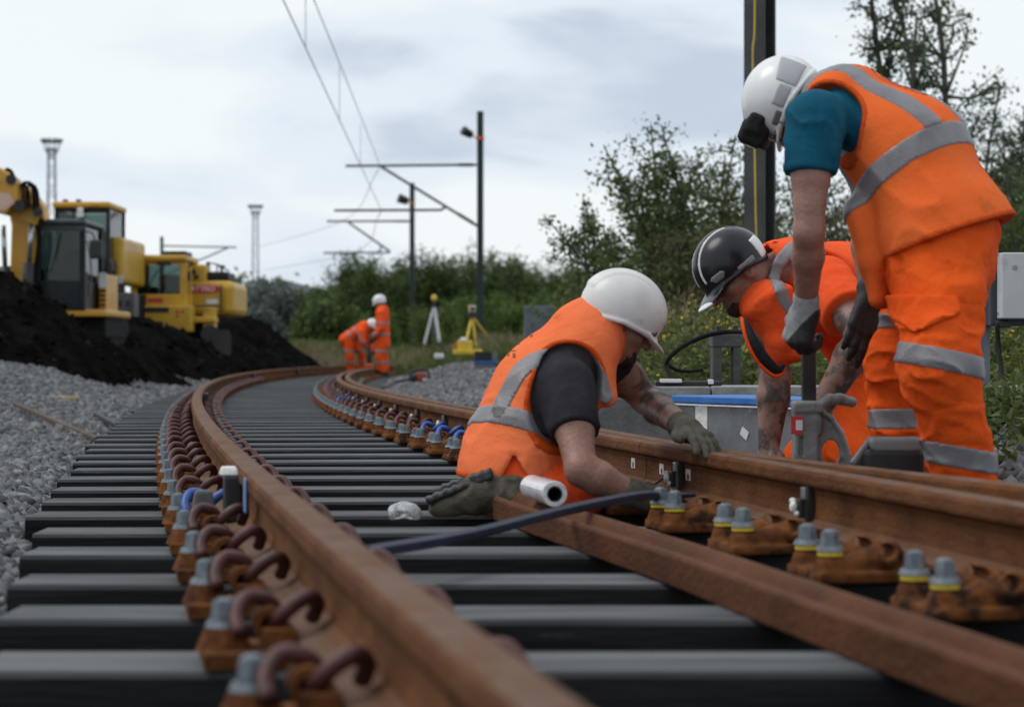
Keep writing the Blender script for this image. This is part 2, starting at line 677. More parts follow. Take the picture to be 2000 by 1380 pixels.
OCT_F = np.array([(0, 2, 4), (2, 1, 4), (1, 3, 4), (3, 0, 4), (2, 0, 5), (1, 2, 5), (3, 1, 5), (0, 3, 5)])


def rand_rot(n):
    q = RNG.normal(size=(n, 4)); q /= np.linalg.norm(q, axis=1)[:, None]
    w, x, y, z = q.T
    return np.stack([np.stack([1 - 2 * (y * y + z * z), 2 * (x * y - w * z), 2 * (x * z + w * y)], -1),
                     np.stack([2 * (x * y + w * z), 1 - 2 * (x * x + z * z), 2 * (y * z - w * x)], -1),
                     np.stack([2 * (x * z - w * y), 2 * (y * z + w * x), 1 - 2 * (x * x + y * y)], -1)], 1)


def stones(P, size, bv, bf):
    n = len(P)
    v = np.repeat(bv[None], n, 0)
    v = v + RNG.uniform(-0.42, 0.42, (n, len(bv), 3))
    v = v * (RNG.uniform(0.55, 1.15, (n, 1, 3)))
    v = np.einsum('nij,nkj->nki', rand_rot(n), v) * np.asarray(size).reshape(-1, 1, 1) + P[:, None, :]
    f = (bf[None] + (np.arange(n) * len(bv))[:, None, None]).reshape(-1, 3)
    return v.reshape(-1, 3), f


def scatter(name, label, regions, m):
    vv, ff, base = [], [], 0
    for (fn, y0, y1, u0, u1, dens, s0, s1, shp) in regions:
        n = int((y1 - y0) * (u1 - u0) * dens)
        y = RNG.uniform(y0, y1, n); u = RNG.uniform(u0, u1, n)
        keep = RNG.random(n) < np.clip((u1 - u) / 0.5, 0.1, 1)
        y, u = y[keep], u[keep]
        x = fn(y, u)
        s = RNG.uniform(s0, s1, len(y)) * RNG.choice([0.7, 1, 1, 1.25], len(y))
        P = np.stack([x, y, ground_z(x, y) + s * RNG.uniform(-0.1, 0.55, len(y))], 1)
        v, f = stones(P, s, *(shp))
        vv.append(v); ff.append(f + base); base += len(v)
    o = link(name, np_mesh(name, np.concatenate(vv), np.concatenate(ff)), m)
    tag(o, label, 'ballast')
    o['kind'] = 'stuff'
    return o


M_stone = mat('ballast_stone', (0.085, 0.088, 0.093), (0.17, 0.172, 0.18), rough=0.9, scale=14, island=0.5, spots=((0.27, 0.265, 0.26), 22, 0.62))
CUB_V = np.array([(x, y, z) for z in (-.62, .62) for x, y in ((-.7, -.7), (.7, -.7), (.7, .7), (-.7, .7))], float)
CUB_F = np.array([(0, 2, 1), (0, 3, 2), (4, 5, 6), (4, 6, 7), (0, 1, 5), (0, 5, 4), (1, 2, 6), (1, 6, 5), (2, 3, 7), (2, 7, 6), (3, 0, 4), (3, 4, 7)])
ICO = (CUB_V, CUB_F); OCT = (OCT_V, OCT_F)
lf = lambda y, u: LX(y) - 0.56 - u
rf = lambda y, u: RX(y) + 0.56 + u
scatter('ballast_stones', 'loose grey ballast stones banked up beside the curved track', [
    (lf, 3.2, 13, 0.02, 2.4, 1500, 0.015, 0.030, ICO),
    (lf, 13, 26, 0.0, 2.9, 900, 0.019, 0.036, ICO),
    (lf, 26, 62, 0.0, 3.0, 260, 0.028, 0.05, OCT),
    (rf, 4.2, 13, -0.05, 1.9, 1400, 0.015, 0.030, ICO),
    (rf, 13, 30, -0.05, 1.7, 800, 0.019, 0.036, ICO),
    (rf, 30, 62, 0.0, 2.0, 260, 0.028, 0.05, OCT)], M_stone)

# ---- rails
M_rail = mat('rusty_rail_steel', (0.075, 0.028, 0.011), (0.150, 0.060, 0.022), rough=0.8, scale=6, bump=0.6, bscale=70, spec=0.12,
             stretch=(1, 0.7, 1.3), spots=((0.215, 0.092, 0.030), 3.2, 0.63), top=((0.145, 0.092, 0.066), 14))
M_loose = mat('dull_brown_rail_steel', (0.070, 0.026, 0.013), (0.125, 0.048, 0.022), rough=0.75, scale=5, bump=0.5, bscale=60, spec=0.12,
              stretch=(1, 0.7, 1.3), top=((0.125, 0.058, 0.034), 9))
_h = [(0.070, 0.0), (0.070, 0.011), (0.030, 0.021), (0.014, 0.034), (0.010, 0.055), (0.010, 0.092), (0.014, 0.108), (0.0335, 0.119),
      (0.0355, 0.126), (0.0345, 0.146), (0.029, 0.155), (0.016, 0.1585)]
RAIL_PROFILE = _h + [(-x, z) for x, z in _h[::-1]]


def sweep(fn, y0, y1, z0, off=0.0, step=0.3, prof=RAIL_PROFILE):
    ys_ = [y0]
    while ys_[-1] < y1:
        ys_.append(min(y1, ys_[-1] + max(0.12, step * min(3.0, ys_[-1] / 8))))
    mb = MB(); vs, fs = [], []
    n = len(prof)
    for y in ys_:
        s = slope(fn, y)
        nrm = np.array([1, -s, 0]) / math.sqrt(1 + s * s)
        c = np.array([float(fn(y)), y, 0]) + nrm * off
        for a, z in prof:
            vs.append(c + nrm * a + np.array([0, 0, z0 + z]))
    for i in range(len(ys_) - 1):
        for k in range(n):
            k2 = (k + 1) % n
            fs.append((i * n + k, i * n + k2, (i + 1) * n + k2, (i + 1) * n + k))
    fs += [tuple(range(n - 1, -1, -1)), tuple((len(ys_) - 1) * n + k for k in range(n))]
    return mb.add(vs, fs)


RAIL_Z = 0.031
JOINT = 7.05
tag(sweep(LX, 0.9, 75, RAIL_Z).build('running_rail', M_rail, smooth=False, bevel=0),
    'rusty rail with clips on both sides and a blue strip stuck to it', 'rail')
r1 = sweep(RX, 0.9, JOINT - 0.004, RAIL_Z).build('running_rail', M_rail)
tag(r1, 'rusty rail on empty chairs, in front of the bent worker holding the jack', 'rail')
r2 = sweep(RX, JOINT + 0.004, 75, RAIL_Z).build('running_rail', M_rail)
tag(r2, 'rusty rail curving from the joint under the glove to the distant workers', 'rail')
def SX(y):
    """the second rail: it lies against the joint and spreads away towards the near end"""
    y = np.asarray(y, float)
    o = 0.112 - 0.034 * ss(9.5, 7.0, y) + 0.30 * np.maximum(6.2 - y, 0) ** 1.35 * 0.35
    return RX(y) + o


tag(sweep(SX, 0.9, 46, RAIL_Z).build('check_rail', M_rail), 'rusty second rail fixed close alongside the jointed rail', 'rail')

# ---- sleepers with their chairs
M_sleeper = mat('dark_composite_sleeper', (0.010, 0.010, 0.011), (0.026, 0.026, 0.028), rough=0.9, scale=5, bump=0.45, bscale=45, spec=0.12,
                stretch=(0.5, 2, 2), top=((0.145, 0.153, 0.16), 8), spots=((0.15, 0.155, 0.16), 9, 0.66), objrand=True)  # paler tops: dust, with skylight also put into the colour
M_rust = mat('orange_rust_casting', (0.075, 0.026, 0.010), (0.185, 0.068, 0.019), rough=0.9, scale=22, bump=0.35, bscale=160, spec=.15,
             spots=((0.032, 0.015, 0.010), 15, 0.53), objrand=True)
M_clip = mat('maroon_spring_steel', (0.050, 0.016, 0.014), (0.095, 0.032, 0.028), rough=0.5, scale=25, bump=0.25, bscale=150, spec=.35, top=((0.12, 0.055, 0.05), 30), objrand=True)
M_blueclip = mat('blue_painted_clip', (0.02, 0.06, 0.25), (0.03, 0.10, 0.36), rough=0.45, scale=20)
M_bolt = mat('zinc_bolt', (0.12, 0.145, 0.165), (0.22, 0.25, 0.275), rough=0.55, metal=0.4, scale=40, spots=((.09, .06, .04), 26, .62), objrand=True)
M_yellow_ring = mat('yellow_plastic_ring', (0.55, 0.40, 0.02), (0.75, 0.55, 0.04), rough=0.5, scale=30)


def ring(mb, c, d, ro, ri, ln, n=14):
    """a short pipe with a hole through it, axis d"""
    x, u, d = frame(d)
    c = np.asarray(c, float)
    vs = []
    for e in (-ln / 2, ln / 2):
        for r in (ro, ri):
            for i in range(n):
                t = 2 * math.pi * i / n
                vs.append(c + d * e + r * (math.cos(t) * x + math.sin(t) * u))
    fs = []
    for i in range(n):
        j = (i + 1) % n
        fs += [(i, j, 2 * n + j, 2 * n + i), (n + j, n + i, 3 * n + i, 3 * n + j), (j, i, n + i, n + j), (2 * n + i, 2 * n + j, 3 * n + j, 3 * n + i)]
    mb.add(vs, fs)


def bolt_x(pairs, s):
    return .265 if pairs else (.18 if s < 0 else .125)


def chair_mesh(pairs):
    mb = MB()
    hw = 0.215 if not pairs else 0.335
    mb.box((0 if pairs else -.0275, 0, 0.0135), (hw * 2 if pairs else .375, 0.17 if not pairs else 0.25, 0.023))
    ysets = (0.0,) if not pairs else (-0.075, 0.075)
    for s in (-1, 1):
        if pairs:
            mb.box((s * 0.205, 0, 0.036), (0.19, 0.20, 0.026), None, .8)
        mb.box((s * 0.098, 0, 0.040), (0.05, 0.13 if not pairs else 0.2, 0.034))
        for y in ysets:
            ring(mb, (s * 0.112, y, 0.062), (0, 1, 0), 0.026, 0.014, 0.06)
            mb.cyl((s * bolt_x(pairs, s), y, 0.020), (s * bolt_x(pairs, s), y, 0.056), 0.045 if pairs or s < 0 else .034, 0.03, 14)
    return mb.mesh('baseplate')


def bolt_mesh():
    mb = MB()
    mb.cyl((0, 0, 0), (0, 0, 0.010), 0.030, 0.026, 16)
    mb.cyl((0, 0, 0.0101), (0, 0, 0.040), 0.021, 0.0185, 6)
    mb.cyl((0, 0, 0.0401), (0, 0, 0.044), 0.013, 0.011, 10)
    return mb.mesh('bolt')


def clip_mesh():
    p = [(-.046, -.045, .046), (-.049, -.022, .068), (-.034, 0, .090), (-.010, .008, .088), (.008, .018, .072), (.012, .040, .056),
         (.0, .052, .050), (-.006, .022, .052), (.006, -.02, .062), (.030, -.032, .085), (.050, -.027, .092), (.062, -.010, .080), (.058, .012, .058)]
    return MB().tube(smooth_path(p, 4), 0.0112, 8).mesh('clip')


ring_mb = MB(); ring_mb.cyl((0, 0, 0), (0, 0, 0.010), 0.027, 0.026, 16)
ME_RING = ring_mb.mesh('ring'); ME_RING.materials.append(M_yellow_ring)


def slide_chair(P):
    """one rounded casting: bolt bosses running up to drilled shoulders"""
    Q = P.copy(); Q[:, 0] = np.abs(P[:, 0]); Q[:, 1] = np.abs(P[:, 1])
    d = sd_box(Q, (0, 0, .012), np.eye(3), (.30, .115, .013), .006)
    d = smin(d, sd_cone(Q, (.265, .075, .010), (.265, .075, .030), .044, .034), .005)
    d = smin(d, sd_cone(Q, (.262, .075, .022), (.165, .062, .040), .030, .034), .006)
    d = smin(d, sd_cone(Q, (.142, -.02, .052), (.142, .092, .056), .029, .031), .005)
    d = smin(d, sd_box(Q, (.105, .05, .035), np.eye(3), (.035, .062, .026), .006), .005)
    d = smax(d, -sd_cone(Q, (.150, .03, .066), (.150, .2, .066), .0145, .0145), .004)
    d = smax(d, -sd_ell(Q, (.15, .0, .085), np.eye(3), (.03, .026, .03)), .006)
    d = smax(d, Q[:, 2] - np.where(Q[:, 0] > .215, .056, 1.0), .003)
    d = smax(d, np.where(Q[:, 0] < .073, Q[:, 2] - .0245, -1.0), .002)
    return smax(d, -Q[:, 2], .002)


ME_CH = [chair_mesh(False), sdf_mesh('baseplate', slide_chair, (-.33, -.15, -.01), (.33, .15, .11), .0062)]
for m_ in ME_CH:
    m_.materials.append(M_rust)
ME_BOLT = bolt_mesh(); ME_BOLT.materials.append(M_bolt)
ME_CLIP = clip_mesh(); ME_CLIP.materials.append(M_clip)
ME_CLIPB = clip_mesh(); ME_CLIPB.materials.append(M_blueclip)
for m_ in (ME_CLIP, ME_CLIPB):
    m_.polygons.foreach_set('use_smooth', [True] * len(m_.polygons))


def sub(name, me, parent, loc=(0, 0, 0), rz=0.0, scale=(1, 1, 1), bevel=0.0):
    o = bpy.data.objects.new(name, me)
    COL.objects.link(o)
    o.parent = parent
    o.location = loc
    o.rotation_euler = (0, 0, rz)
    o.scale = scale
    if bevel:
        md = o.modifiers.new('bevel', 'BEVEL'); md.width = bevel; md.segments = 2
    return o


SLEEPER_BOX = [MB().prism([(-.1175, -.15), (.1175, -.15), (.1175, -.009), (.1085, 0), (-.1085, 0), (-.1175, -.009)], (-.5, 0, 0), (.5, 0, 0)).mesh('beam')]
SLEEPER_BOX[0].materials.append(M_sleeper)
BLUE_R = {9, 10, 11, 22}
SLEEPERS = []
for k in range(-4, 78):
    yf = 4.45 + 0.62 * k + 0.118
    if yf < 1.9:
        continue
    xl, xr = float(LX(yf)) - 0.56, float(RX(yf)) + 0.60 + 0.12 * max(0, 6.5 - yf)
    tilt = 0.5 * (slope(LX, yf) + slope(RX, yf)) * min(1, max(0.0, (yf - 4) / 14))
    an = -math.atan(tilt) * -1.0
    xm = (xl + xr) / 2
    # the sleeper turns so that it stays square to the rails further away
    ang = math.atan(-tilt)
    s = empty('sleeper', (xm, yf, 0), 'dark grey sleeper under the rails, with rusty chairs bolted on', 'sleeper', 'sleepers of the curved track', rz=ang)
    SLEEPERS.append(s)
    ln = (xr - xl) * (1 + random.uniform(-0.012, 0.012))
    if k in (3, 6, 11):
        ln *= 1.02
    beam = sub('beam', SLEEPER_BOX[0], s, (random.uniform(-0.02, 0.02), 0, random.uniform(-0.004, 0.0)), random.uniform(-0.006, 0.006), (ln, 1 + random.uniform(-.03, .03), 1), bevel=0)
    for side, fn in ((0, LX), (1, RX)):
        # where the rail crosses this sleeper's centre line
        yy = yf
        for _ in range(4):
            xx = float(fn(yy)); yy = yf + (xx - xm) * math.tan(ang)
        lx = (xx - xm) / math.cos(ang)
        pairs = side == 1
        ch = sub('baseplate', ME_CH[1 if pairs else 0], s, (lx, 0, 0.001), -math.atan(slope(fn, yy)) - ang)
        if yf > 34:
            continue
        hw = 0.215 if not pairs else 0.335
        for sd in (-1, 1):
            for y in ((0.0,) if not pairs else (-0.075, 0.075)):
                bz = 0.0565
                if pairs and yf < 9:
                    sub('ring', ME_RING, ch, (sd * bolt_x(pairs, sd), y, bz))
                    bz += 0.0105
                sub('bolt', ME_BOLT, ch, (sd * bolt_x(pairs, sd), y, bz), random.uniform(0, 1))
            has = (side == 0) or (yf > 7.9)
            if has:
                me = ME_CLIP
                if side == 0 and sd == -1 and k == 2:
                    me = ME_CLIPB
                if side == 1 and sd == -1 and k in BLUE_R:
                    me = ME_CLIPB
                c = sub('clip', me, ch, (sd * 0.108, random.uniform(-.008, .008), random.uniform(-.002, .003)), random.uniform(-.08, .08) , (-1.15, 1.15, 1.12) if sd > 0 else (1.15, 1.15, 1.12))
# ================================================================= people
M_skin = mat('skin', (0.22, 0.105, 0.075), (0.30, 0.155, 0.115), rough=0.5, scale=14, bump=0.4, bscale=75, subsurf=0.06, spots=((0.20, 0.085, 0.06), 9, 0.6))
M_tattoo = mat('tattooed_skin', (0.20, 0.10, 0.075), (0.27, 0.145, 0.11), rough=0.5, scale=14, spots=((0.06, 0.042, 0.038), 15, 0.47), bump=0.15, bscale=160)
M_hair = mat('dark_hair', (0.012, 0.009, 0.008), (0.035, 0.022, 0.016), rough=0.75, scale=90, bump=0.8, bscale=240)
M_orange = mat('orange_fabric', (0.80, 0.165, 0.055), (0.87, 0.20, 0.075), rough=0.9, scale=5, bump=0.3, bscale=90, spec=0.1, spots=((0.62, 0.115, 0.035), 4.5, 0.64), fold=(4.2, (1, 1, .45), .030))
M_orange2 = mat('bright_orange_fabric', (0.80, 0.082, 0.018), (0.87, 0.11, 0.028), rough=0.9, scale=5, bump=0.3, bscale=90, spec=0.1, spots=((0.60, 0.06, 0.015), 4.5, 0.64), fold=(4.2, (1, 1, .45), .030))
M_orange3 = mat('worn_orange_fabric', (0.74, 0.125, 0.026), (0.81, 0.155, 0.036), rough=0.9, scale=4, bump=0.3, bscale=90, spec=0.1, spots=((0.50, 0.105, 0.026), 3.4, 0.63), fold=(3.2, (1, 1, .4), .022))
M_trouser = mat('orange_work_trouser', (0.72, 0.082, 0.010), (0.80, 0.108, 0.015), rough=0.9, scale=6, bump=0.3, bscale=90, spec=0.1, spots=((0.50, 0.058, 0.01), 4, 0.63), fold=(5.0, (.7, 1, 1.3), .034))
M_reflect = mat('grey_reflective_tape', (0.15, 0.14, 0.15), (0.22, 0.21, 0.222), rough=0.45, scale=10, bump=0.4, bscale=160, spec=0.6)
M_binding = mat('dark_orange_binding', (0.50, 0.065, 0.010), (0.60, 0.085, 0.014), rough=.9, scale=40, bump=.5, bscale=150, spec=.1)
M_tapepatch = mat('pale_grey_tape', (0.34, 0.34, 0.36), (0.42, 0.42, 0.44), rough=.45)
M_teal = mat('teal_shirt_fabric', (0.004, 0.065, 0.115), (0.006, 0.095, 0.155), rough=0.85, scale=7, bump=0.3, bscale=110, spec=0.15, fold=(7, (1.3, 1, .4), .012))
M_charcoal = mat('charcoal_shirt_fabric', (0.018, 0.017, 0.021), (0.03, 0.029, 0.034), rough=0.85, scale=7, bump=0.3, bscale=110, spec=0.15, fold=(6, (1.2, 1, .5), .014))
M_black = mat('black_cloth', (0.008, 0.008, 0.01), (0.018, 0.018, 0.02), rough=0.8, scale=9, bump=0.3, bscale=40, spec=0.3)
M_boot = mat('muddy_boot_leather', (0.045, 0.038, 0.025), (0.12, 0.105, 0.075), rough=0.9, scale=12, bump=0.6, bscale=40, spots=((0.16, 0.14, 0.105), 8, 0.6))
M_bootb = mat('black_boot_leather', (0.01, 0.01, 0.011), (0.028, 0.028, 0.03), rough=0.6, scale=12, bump=0.3, bscale=40)
M_helmet = mat('scuffed_white_plastic', (0.62, 0.60, 0.58), (0.74, 0.735, 0.73), rough=0.42, scale=6, spots=((0.44, 0.39, 0.35), 7, 0.57), coat=0.1)
M_helmetw = mat('clean_white_plastic', (0.68, 0.68, 0.66), (0.78, 0.78, 0.78), rough=0.35, scale=6, spots=((0.5, 0.48, 0.45), 9, 0.66), coat=0.2)
M_helmetb = mat('glossy_black_plastic', (0.006, 0.006, 0.009), (0.011, 0.011, 0.015), rough=0.3, scale=6, coat=0.08, spec=0.35)
M_glove = mat('olive_work_glove', (0.035, 0.032, 0.022), (0.085, 0.078, 0.055), rough=0.9, scale=22, bump=0.5, bscale=120)
M_gloveg = mat('grey_knit_glove', (0.22, 0.225, 0.235), (0.33, 0.335, 0.34), rough=0.9, scale=30, bump=0.5, bscale=220)
M_gloveb = mat('black_rubber_glove', (0.008, 0.008, 0.009), (0.02, 0.02, 0.022), rough=0.55, scale=30, bump=0.4, bscale=150)
M_lens = mat('smoked_lens', (0.01, 0.008, 0.014), (0.02, 0.015, 0.03), rough=0.08, coat=0.6)


def ortho(f, u):
    f = np.asarray(f, float); f = f / np.linalg.norm(f)
    u = np.asarray(u, float); u = u - f * (u @ f); u = u / np.linalg.norm(u)
    return np.array([f, np.cross(u, f), u])


EYE3 = np.eye(3)


def head_fn(c, A):
    c = np.asarray(c, np.float32); A = np.asarray(A, np.float32)

    def fn(P):
        q = (P - c) @ A.T
        E = lambda ce, r: sd_ell(q, ce, EYE3, r)
        d = E((-.012, 0, .03), (.097, .076, .095))
        d = smin(d, E((.030, 0, -.035), (.062, .062, .085)), .04)
        d = smin(d, E((.035, 0, -.075), (.055, .050, .042)), .03)
        d = smin(d, E((.074, 0, -.098), (.024, .022, .020)), .025)
        d = smin(d, E((.080, 0, .017), (.018, .052, .012)), .02)
        q2 = q.copy(); q2[:, 1] = np.abs(q[:, 1])
        d = smin(d, sd_ell(q2, (.062, .045, -.030), EYE3, (.026, .022, .020)), .02)
        d = smax(d, -(sd_ell(q2, (.104, .032, -.003), EYE3, (.022, .018, .013))), .012)
        d = smin(d, sd_ell(q2, (.077, .032, -.004), EYE3, (.014, .014, .012)), .004)
        d = smin(d, sd_cone(q, (.088, 0, .004), (.116, 0, -.036), .008, .013), .014)
        d = smin(d, sd_ell(q2, (.100, .013, -.040), EYE3, (.013, .009, .009)), .008)
        d = smin(d, E((.092, 0, -.064), (.010, .024, .006)), .008)
        d = smin(d, E((.090, 0, -.075), (.011, .021, .006)), .006)
        ear = sd_ell(q2, (-.006, .080, -.012), EYE3, (.021, .010, .034))
        ear = smax(ear, -sd_ell(q2, (-.001, .091, -.010), EYE3, (.011, .008, .020)), .006)
        return smin(d, ear, .008)
    return fn


def hand_fn(w, d, nrm, curl=0.6, size=1.0, spread=0.10, thumb_side=1, thumb_curl=0.5, fat=1.0):
    """hand from wrist w: d = finger direction, nrm = out of the back of the hand; curl per joint in radians"""
    w = np.asarray(w, float)
    d = np.asarray(d, float) / np.linalg.norm(d)
    n = np.asarray(nrm, float); n = n - d * (n @ d); n /= np.linalg.norm(n)
    s = np.cross(n, d) * thumb_side            # towards the thumb
    prim = []
    k = size
    for i, (o, ml, ln) in enumerate(((.030, .088, (.042, .026, .020)), (.010, .092, (.046, .029, .022)), (-.011, .087, (.042, .027, .021)), (-.030, .078, (.033, .020, .018)))):
        kn = w + k * (d * ml + s * o)
        prim.append((w + k * (d * .012 + s * o * .55), kn, .019 * k * fat, .0145 * k * fat))
        a = 0.25 * curl; p = kn
        sd_ = s * math.sin(spread * o / .03)
        for j, l in enumerate(ln):
            a += curl if j else curl * 0.75
            q = p + k * l * (math.cos(a) * (d + sd_) - math.sin(a) * n)
            prim.append((p, q, (.0105 - .0012 * j) * k * fat, (.0098 - .0012 * j) * k * fat))
            p = q
    p = w + k * (d * .022 + s * .024)
    q = p + k * .040 * (0.70 * d + 0.62 * s - 0.35 * n)
    prim.append((p, q, .017 * k * fat, .0125 * k * fat))
    r = q + k * .030 * ((0.85 - 0.3 * thumb_curl) * d + (0.35 - thumb_curl * 0.6) * s - 0.4 * thumb_curl * n)
    prim.append((q, r, .012 * k * fat, .0105 * k * fat))
    t = r + k * .024 * ((0.85 - 0.5 * thumb_curl) * d + (0.1 - thumb_curl) * s - 0.5 * thumb_curl * n)
    prim.append((r, t, .0105 * k * fat, .009 * k * fat))
    pts = [x for pr in prim for x in pr[:2]]

    def fn(P):
        dd = None
        for a, b, ra, rb in prim:
            e_ = sd_cone(P, a, b, ra, rb)
            dd = e_ if dd is None else smin(dd, e_, .006)
        return dd
    return fn, pts


def boot_fn(ankle, toe, up, size=1.0):
    A = ortho(toe, up)
    c = np.asarray(ankle, np.float32)

    def fn(P):
        q = (P - c) @ A.T.astype(np.float32)
        d = sd_cone(q, (0, 0, .13), (-.01, 0, -.03), .058, .055)
        d = smin(d, sd_ell(q, (.05, 0, -.045), EYE3, (.12, .05, .055)), .04)
        d = smin(d, sd_ell(q, (.13, 0, -.055), EYE3, (.06, .05, .042)), .03)
        d = smax(d, -(q[:, 2] + .088), .01)
        sole = sd_box(q, (.045, 0, -.094), EYE3, (.155, .052, .013), .012)
        heel = sd_box(q, (-.065, 0, -.104), EYE3, (.045, .047, .012), .01)
        d = np.minimum(d, np.minimum(sole, heel))
        return d + .0035 * vnoise(P, 40)
    return fn


def helmet_parts(root, c, A, m, style, peak=True):
    """hard hat: shell with rim, peak and ridges; style picks the trim"""
    c = np.asarray(c, np.float32); A32 = np.asarray(A, np.float32)

    def shell(P, off=0.0):
        q = (P - c) @ A32.T
        R = (.137, .116, .122)
        if style == 'climb':
            R = (.125, .110, .114)
        dome = sd_ell(q, (-.006, 0, .030), EYE3, R) - off
        # ridges along the crown
        if style == 'ridge':
            for y0, w_, h_ in ((0.0, .016, .006), (.042, .010, .004), (-.042, .010, .004)):
                rg = sd_ell(q, (-.006, 0, .030), EYE3, (R[0] + h_, R[1] + h_, R[2] + h_))
                rg = smax(rg, np.abs(q[:, 1] - y0) - w_, .006)
                rg = smax(rg, -(q[:, 2] - .05), .01)
                dome = smin(dome, rg, .006)
        else:
            rg = sd_ell(q, (-.006, 0, .030), EYE3, (R[0] + .004, R[1] + .004, R[2] + .004))
            rg = smax(rg, np.abs(q[:, 1]) - .022, .006)
            dome = smin(dome, rg, .006)
        rim = q[:, 2] - (-.012 + .10 * np.maximum(-q[:, 0] - .02, 0) * 0.2 - .030 * np.clip((-q[:, 0]) / .12, 0, 1))
        d = smax(dome, -(rim), .004)
        # rim roll
        fl = sd_ell(q, (-.006, 0, .030), EYE3, (R[0] + .007, R[1] + .007, R[2] + .007))
        fl = smax(fl, np.abs(rim - .006) - .006, .004)
        d = smin(d, fl, .006)
        # peak
        pk = sd_ell(q, (.118, 0, -.012), EYE3, (.062, .088, .016))
        t = q.copy(); t[:, 2] = q[:, 2] + .35 * np.maximum(q[:, 0] - .09, 0)
        pk = sd_ell(t, (.112, 0, -.004), EYE3, (.060, .086, .010)) if peak else sd_ell(t, (.100, 0, -.004), EYE3, (.045, .080, .009))
        d = smin(d, pk, .012)
        inner = sd_ell(q, (-.006, 0, .026), EYE3, (R[0] - .010, R[1] - .010, R[2] - .010))
        return smax(d, -inner, .004)
    lo, hi = c - .24, c + .24
    hm = link('helmet', sdf_mesh('helmet', shell, lo, hi, .005), m, root, smooth=True)

    def trim(name, region, mm, off=.003):
        def fn(P):
            q = (P - c) @ A32.T
            R = (.125, .110, .114) if style == 'climb' else (.137, .116, .122)
            d = sd_ell(q, (-.006, 0, .030), EYE3, (R[0] + off, R[1] + off, R[2] + off))
            return smax(d, region(q), .003)
        return link(name, sdf_mesh(name, fn, lo, hi, .004), mm, hm, smooth=True)
    return hm, trim


def prism_sd(P, pts, y):
    """distance-like value to a convex polygon drawn in the upright plane facing the track (x,z), any depth"""
    W = np.array([V(a, b, y)[[0, 2]] for a, b in pts])
    ce = W.mean(0)
    d = None
    for i in range(len(W)):
        a, b = W[i], W[(i + 1) % len(W)]
        n = np.array([b[1] - a[1], a[0] - b[0]]); n = n / np.linalg.norm(n)
        if n @ (ce - a) > 0:
            n = -n
        e_ = (P[:, 0] - a[0]) * n[0] + (P[:, 2] - a[1]) * n[1]
        d = e_ if d is None else np.maximum(d, e_)
    return d


def band_sd(P, pts, y, hw):
    """strip of half width hw (m) along a line drawn in the upright plane, any depth"""
    W = np.array([V(a, b, y)[[0, 2]] for a, b in pts], np.float32)
    W = np.array(smooth_path(list(W), 4), np.float32)
    Q = P[:, [0, 2]]
    d = None
    for a, b in zip(W[:-1], W[1:]):
        ab = b - a
        t_ = np.clip(((Q - a) @ ab) / (ab @ ab), 0, 1)
        e_ = np.sqrt(((Q - a - t_[:, None] * ab) ** 2).sum(1))
        d = e_ if d is None else np.minimum(d, e_)
    return d - hw


def wr(P, s, amp, seed=0, M=None):
    """cloth folds: crests that pinch and fade, warped so that they wander"""
    Q = P if M is None else P @ np.asarray(M, np.float32).T
    w0 = vnoise(P, s * .55, seed + 50); w = np.stack([w0, -w0, vnoise(P, s * .55, seed + 52)], 1)
    Q = Q + w * np.float32(.45 / s)
    n = vnoise(Q, s, seed)
    r = 1 - np.abs(n)
    fade = np.clip(.55 + .9 * vnoise(P, s * .35, seed + 60), .15, 1.2)
    return -.72 * amp * ((r ** 5) * 1.25 - .25 + .25 * n) * fade


def cloth(name, fn, lo, hi, m, parent, h=.008):
    return link(name, sdf_mesh(name, fn, lo, hi, h), m, parent, smooth=True)


def clampz(p, z):
    p = np.array(p); p[2] = max(p[2], z); return p


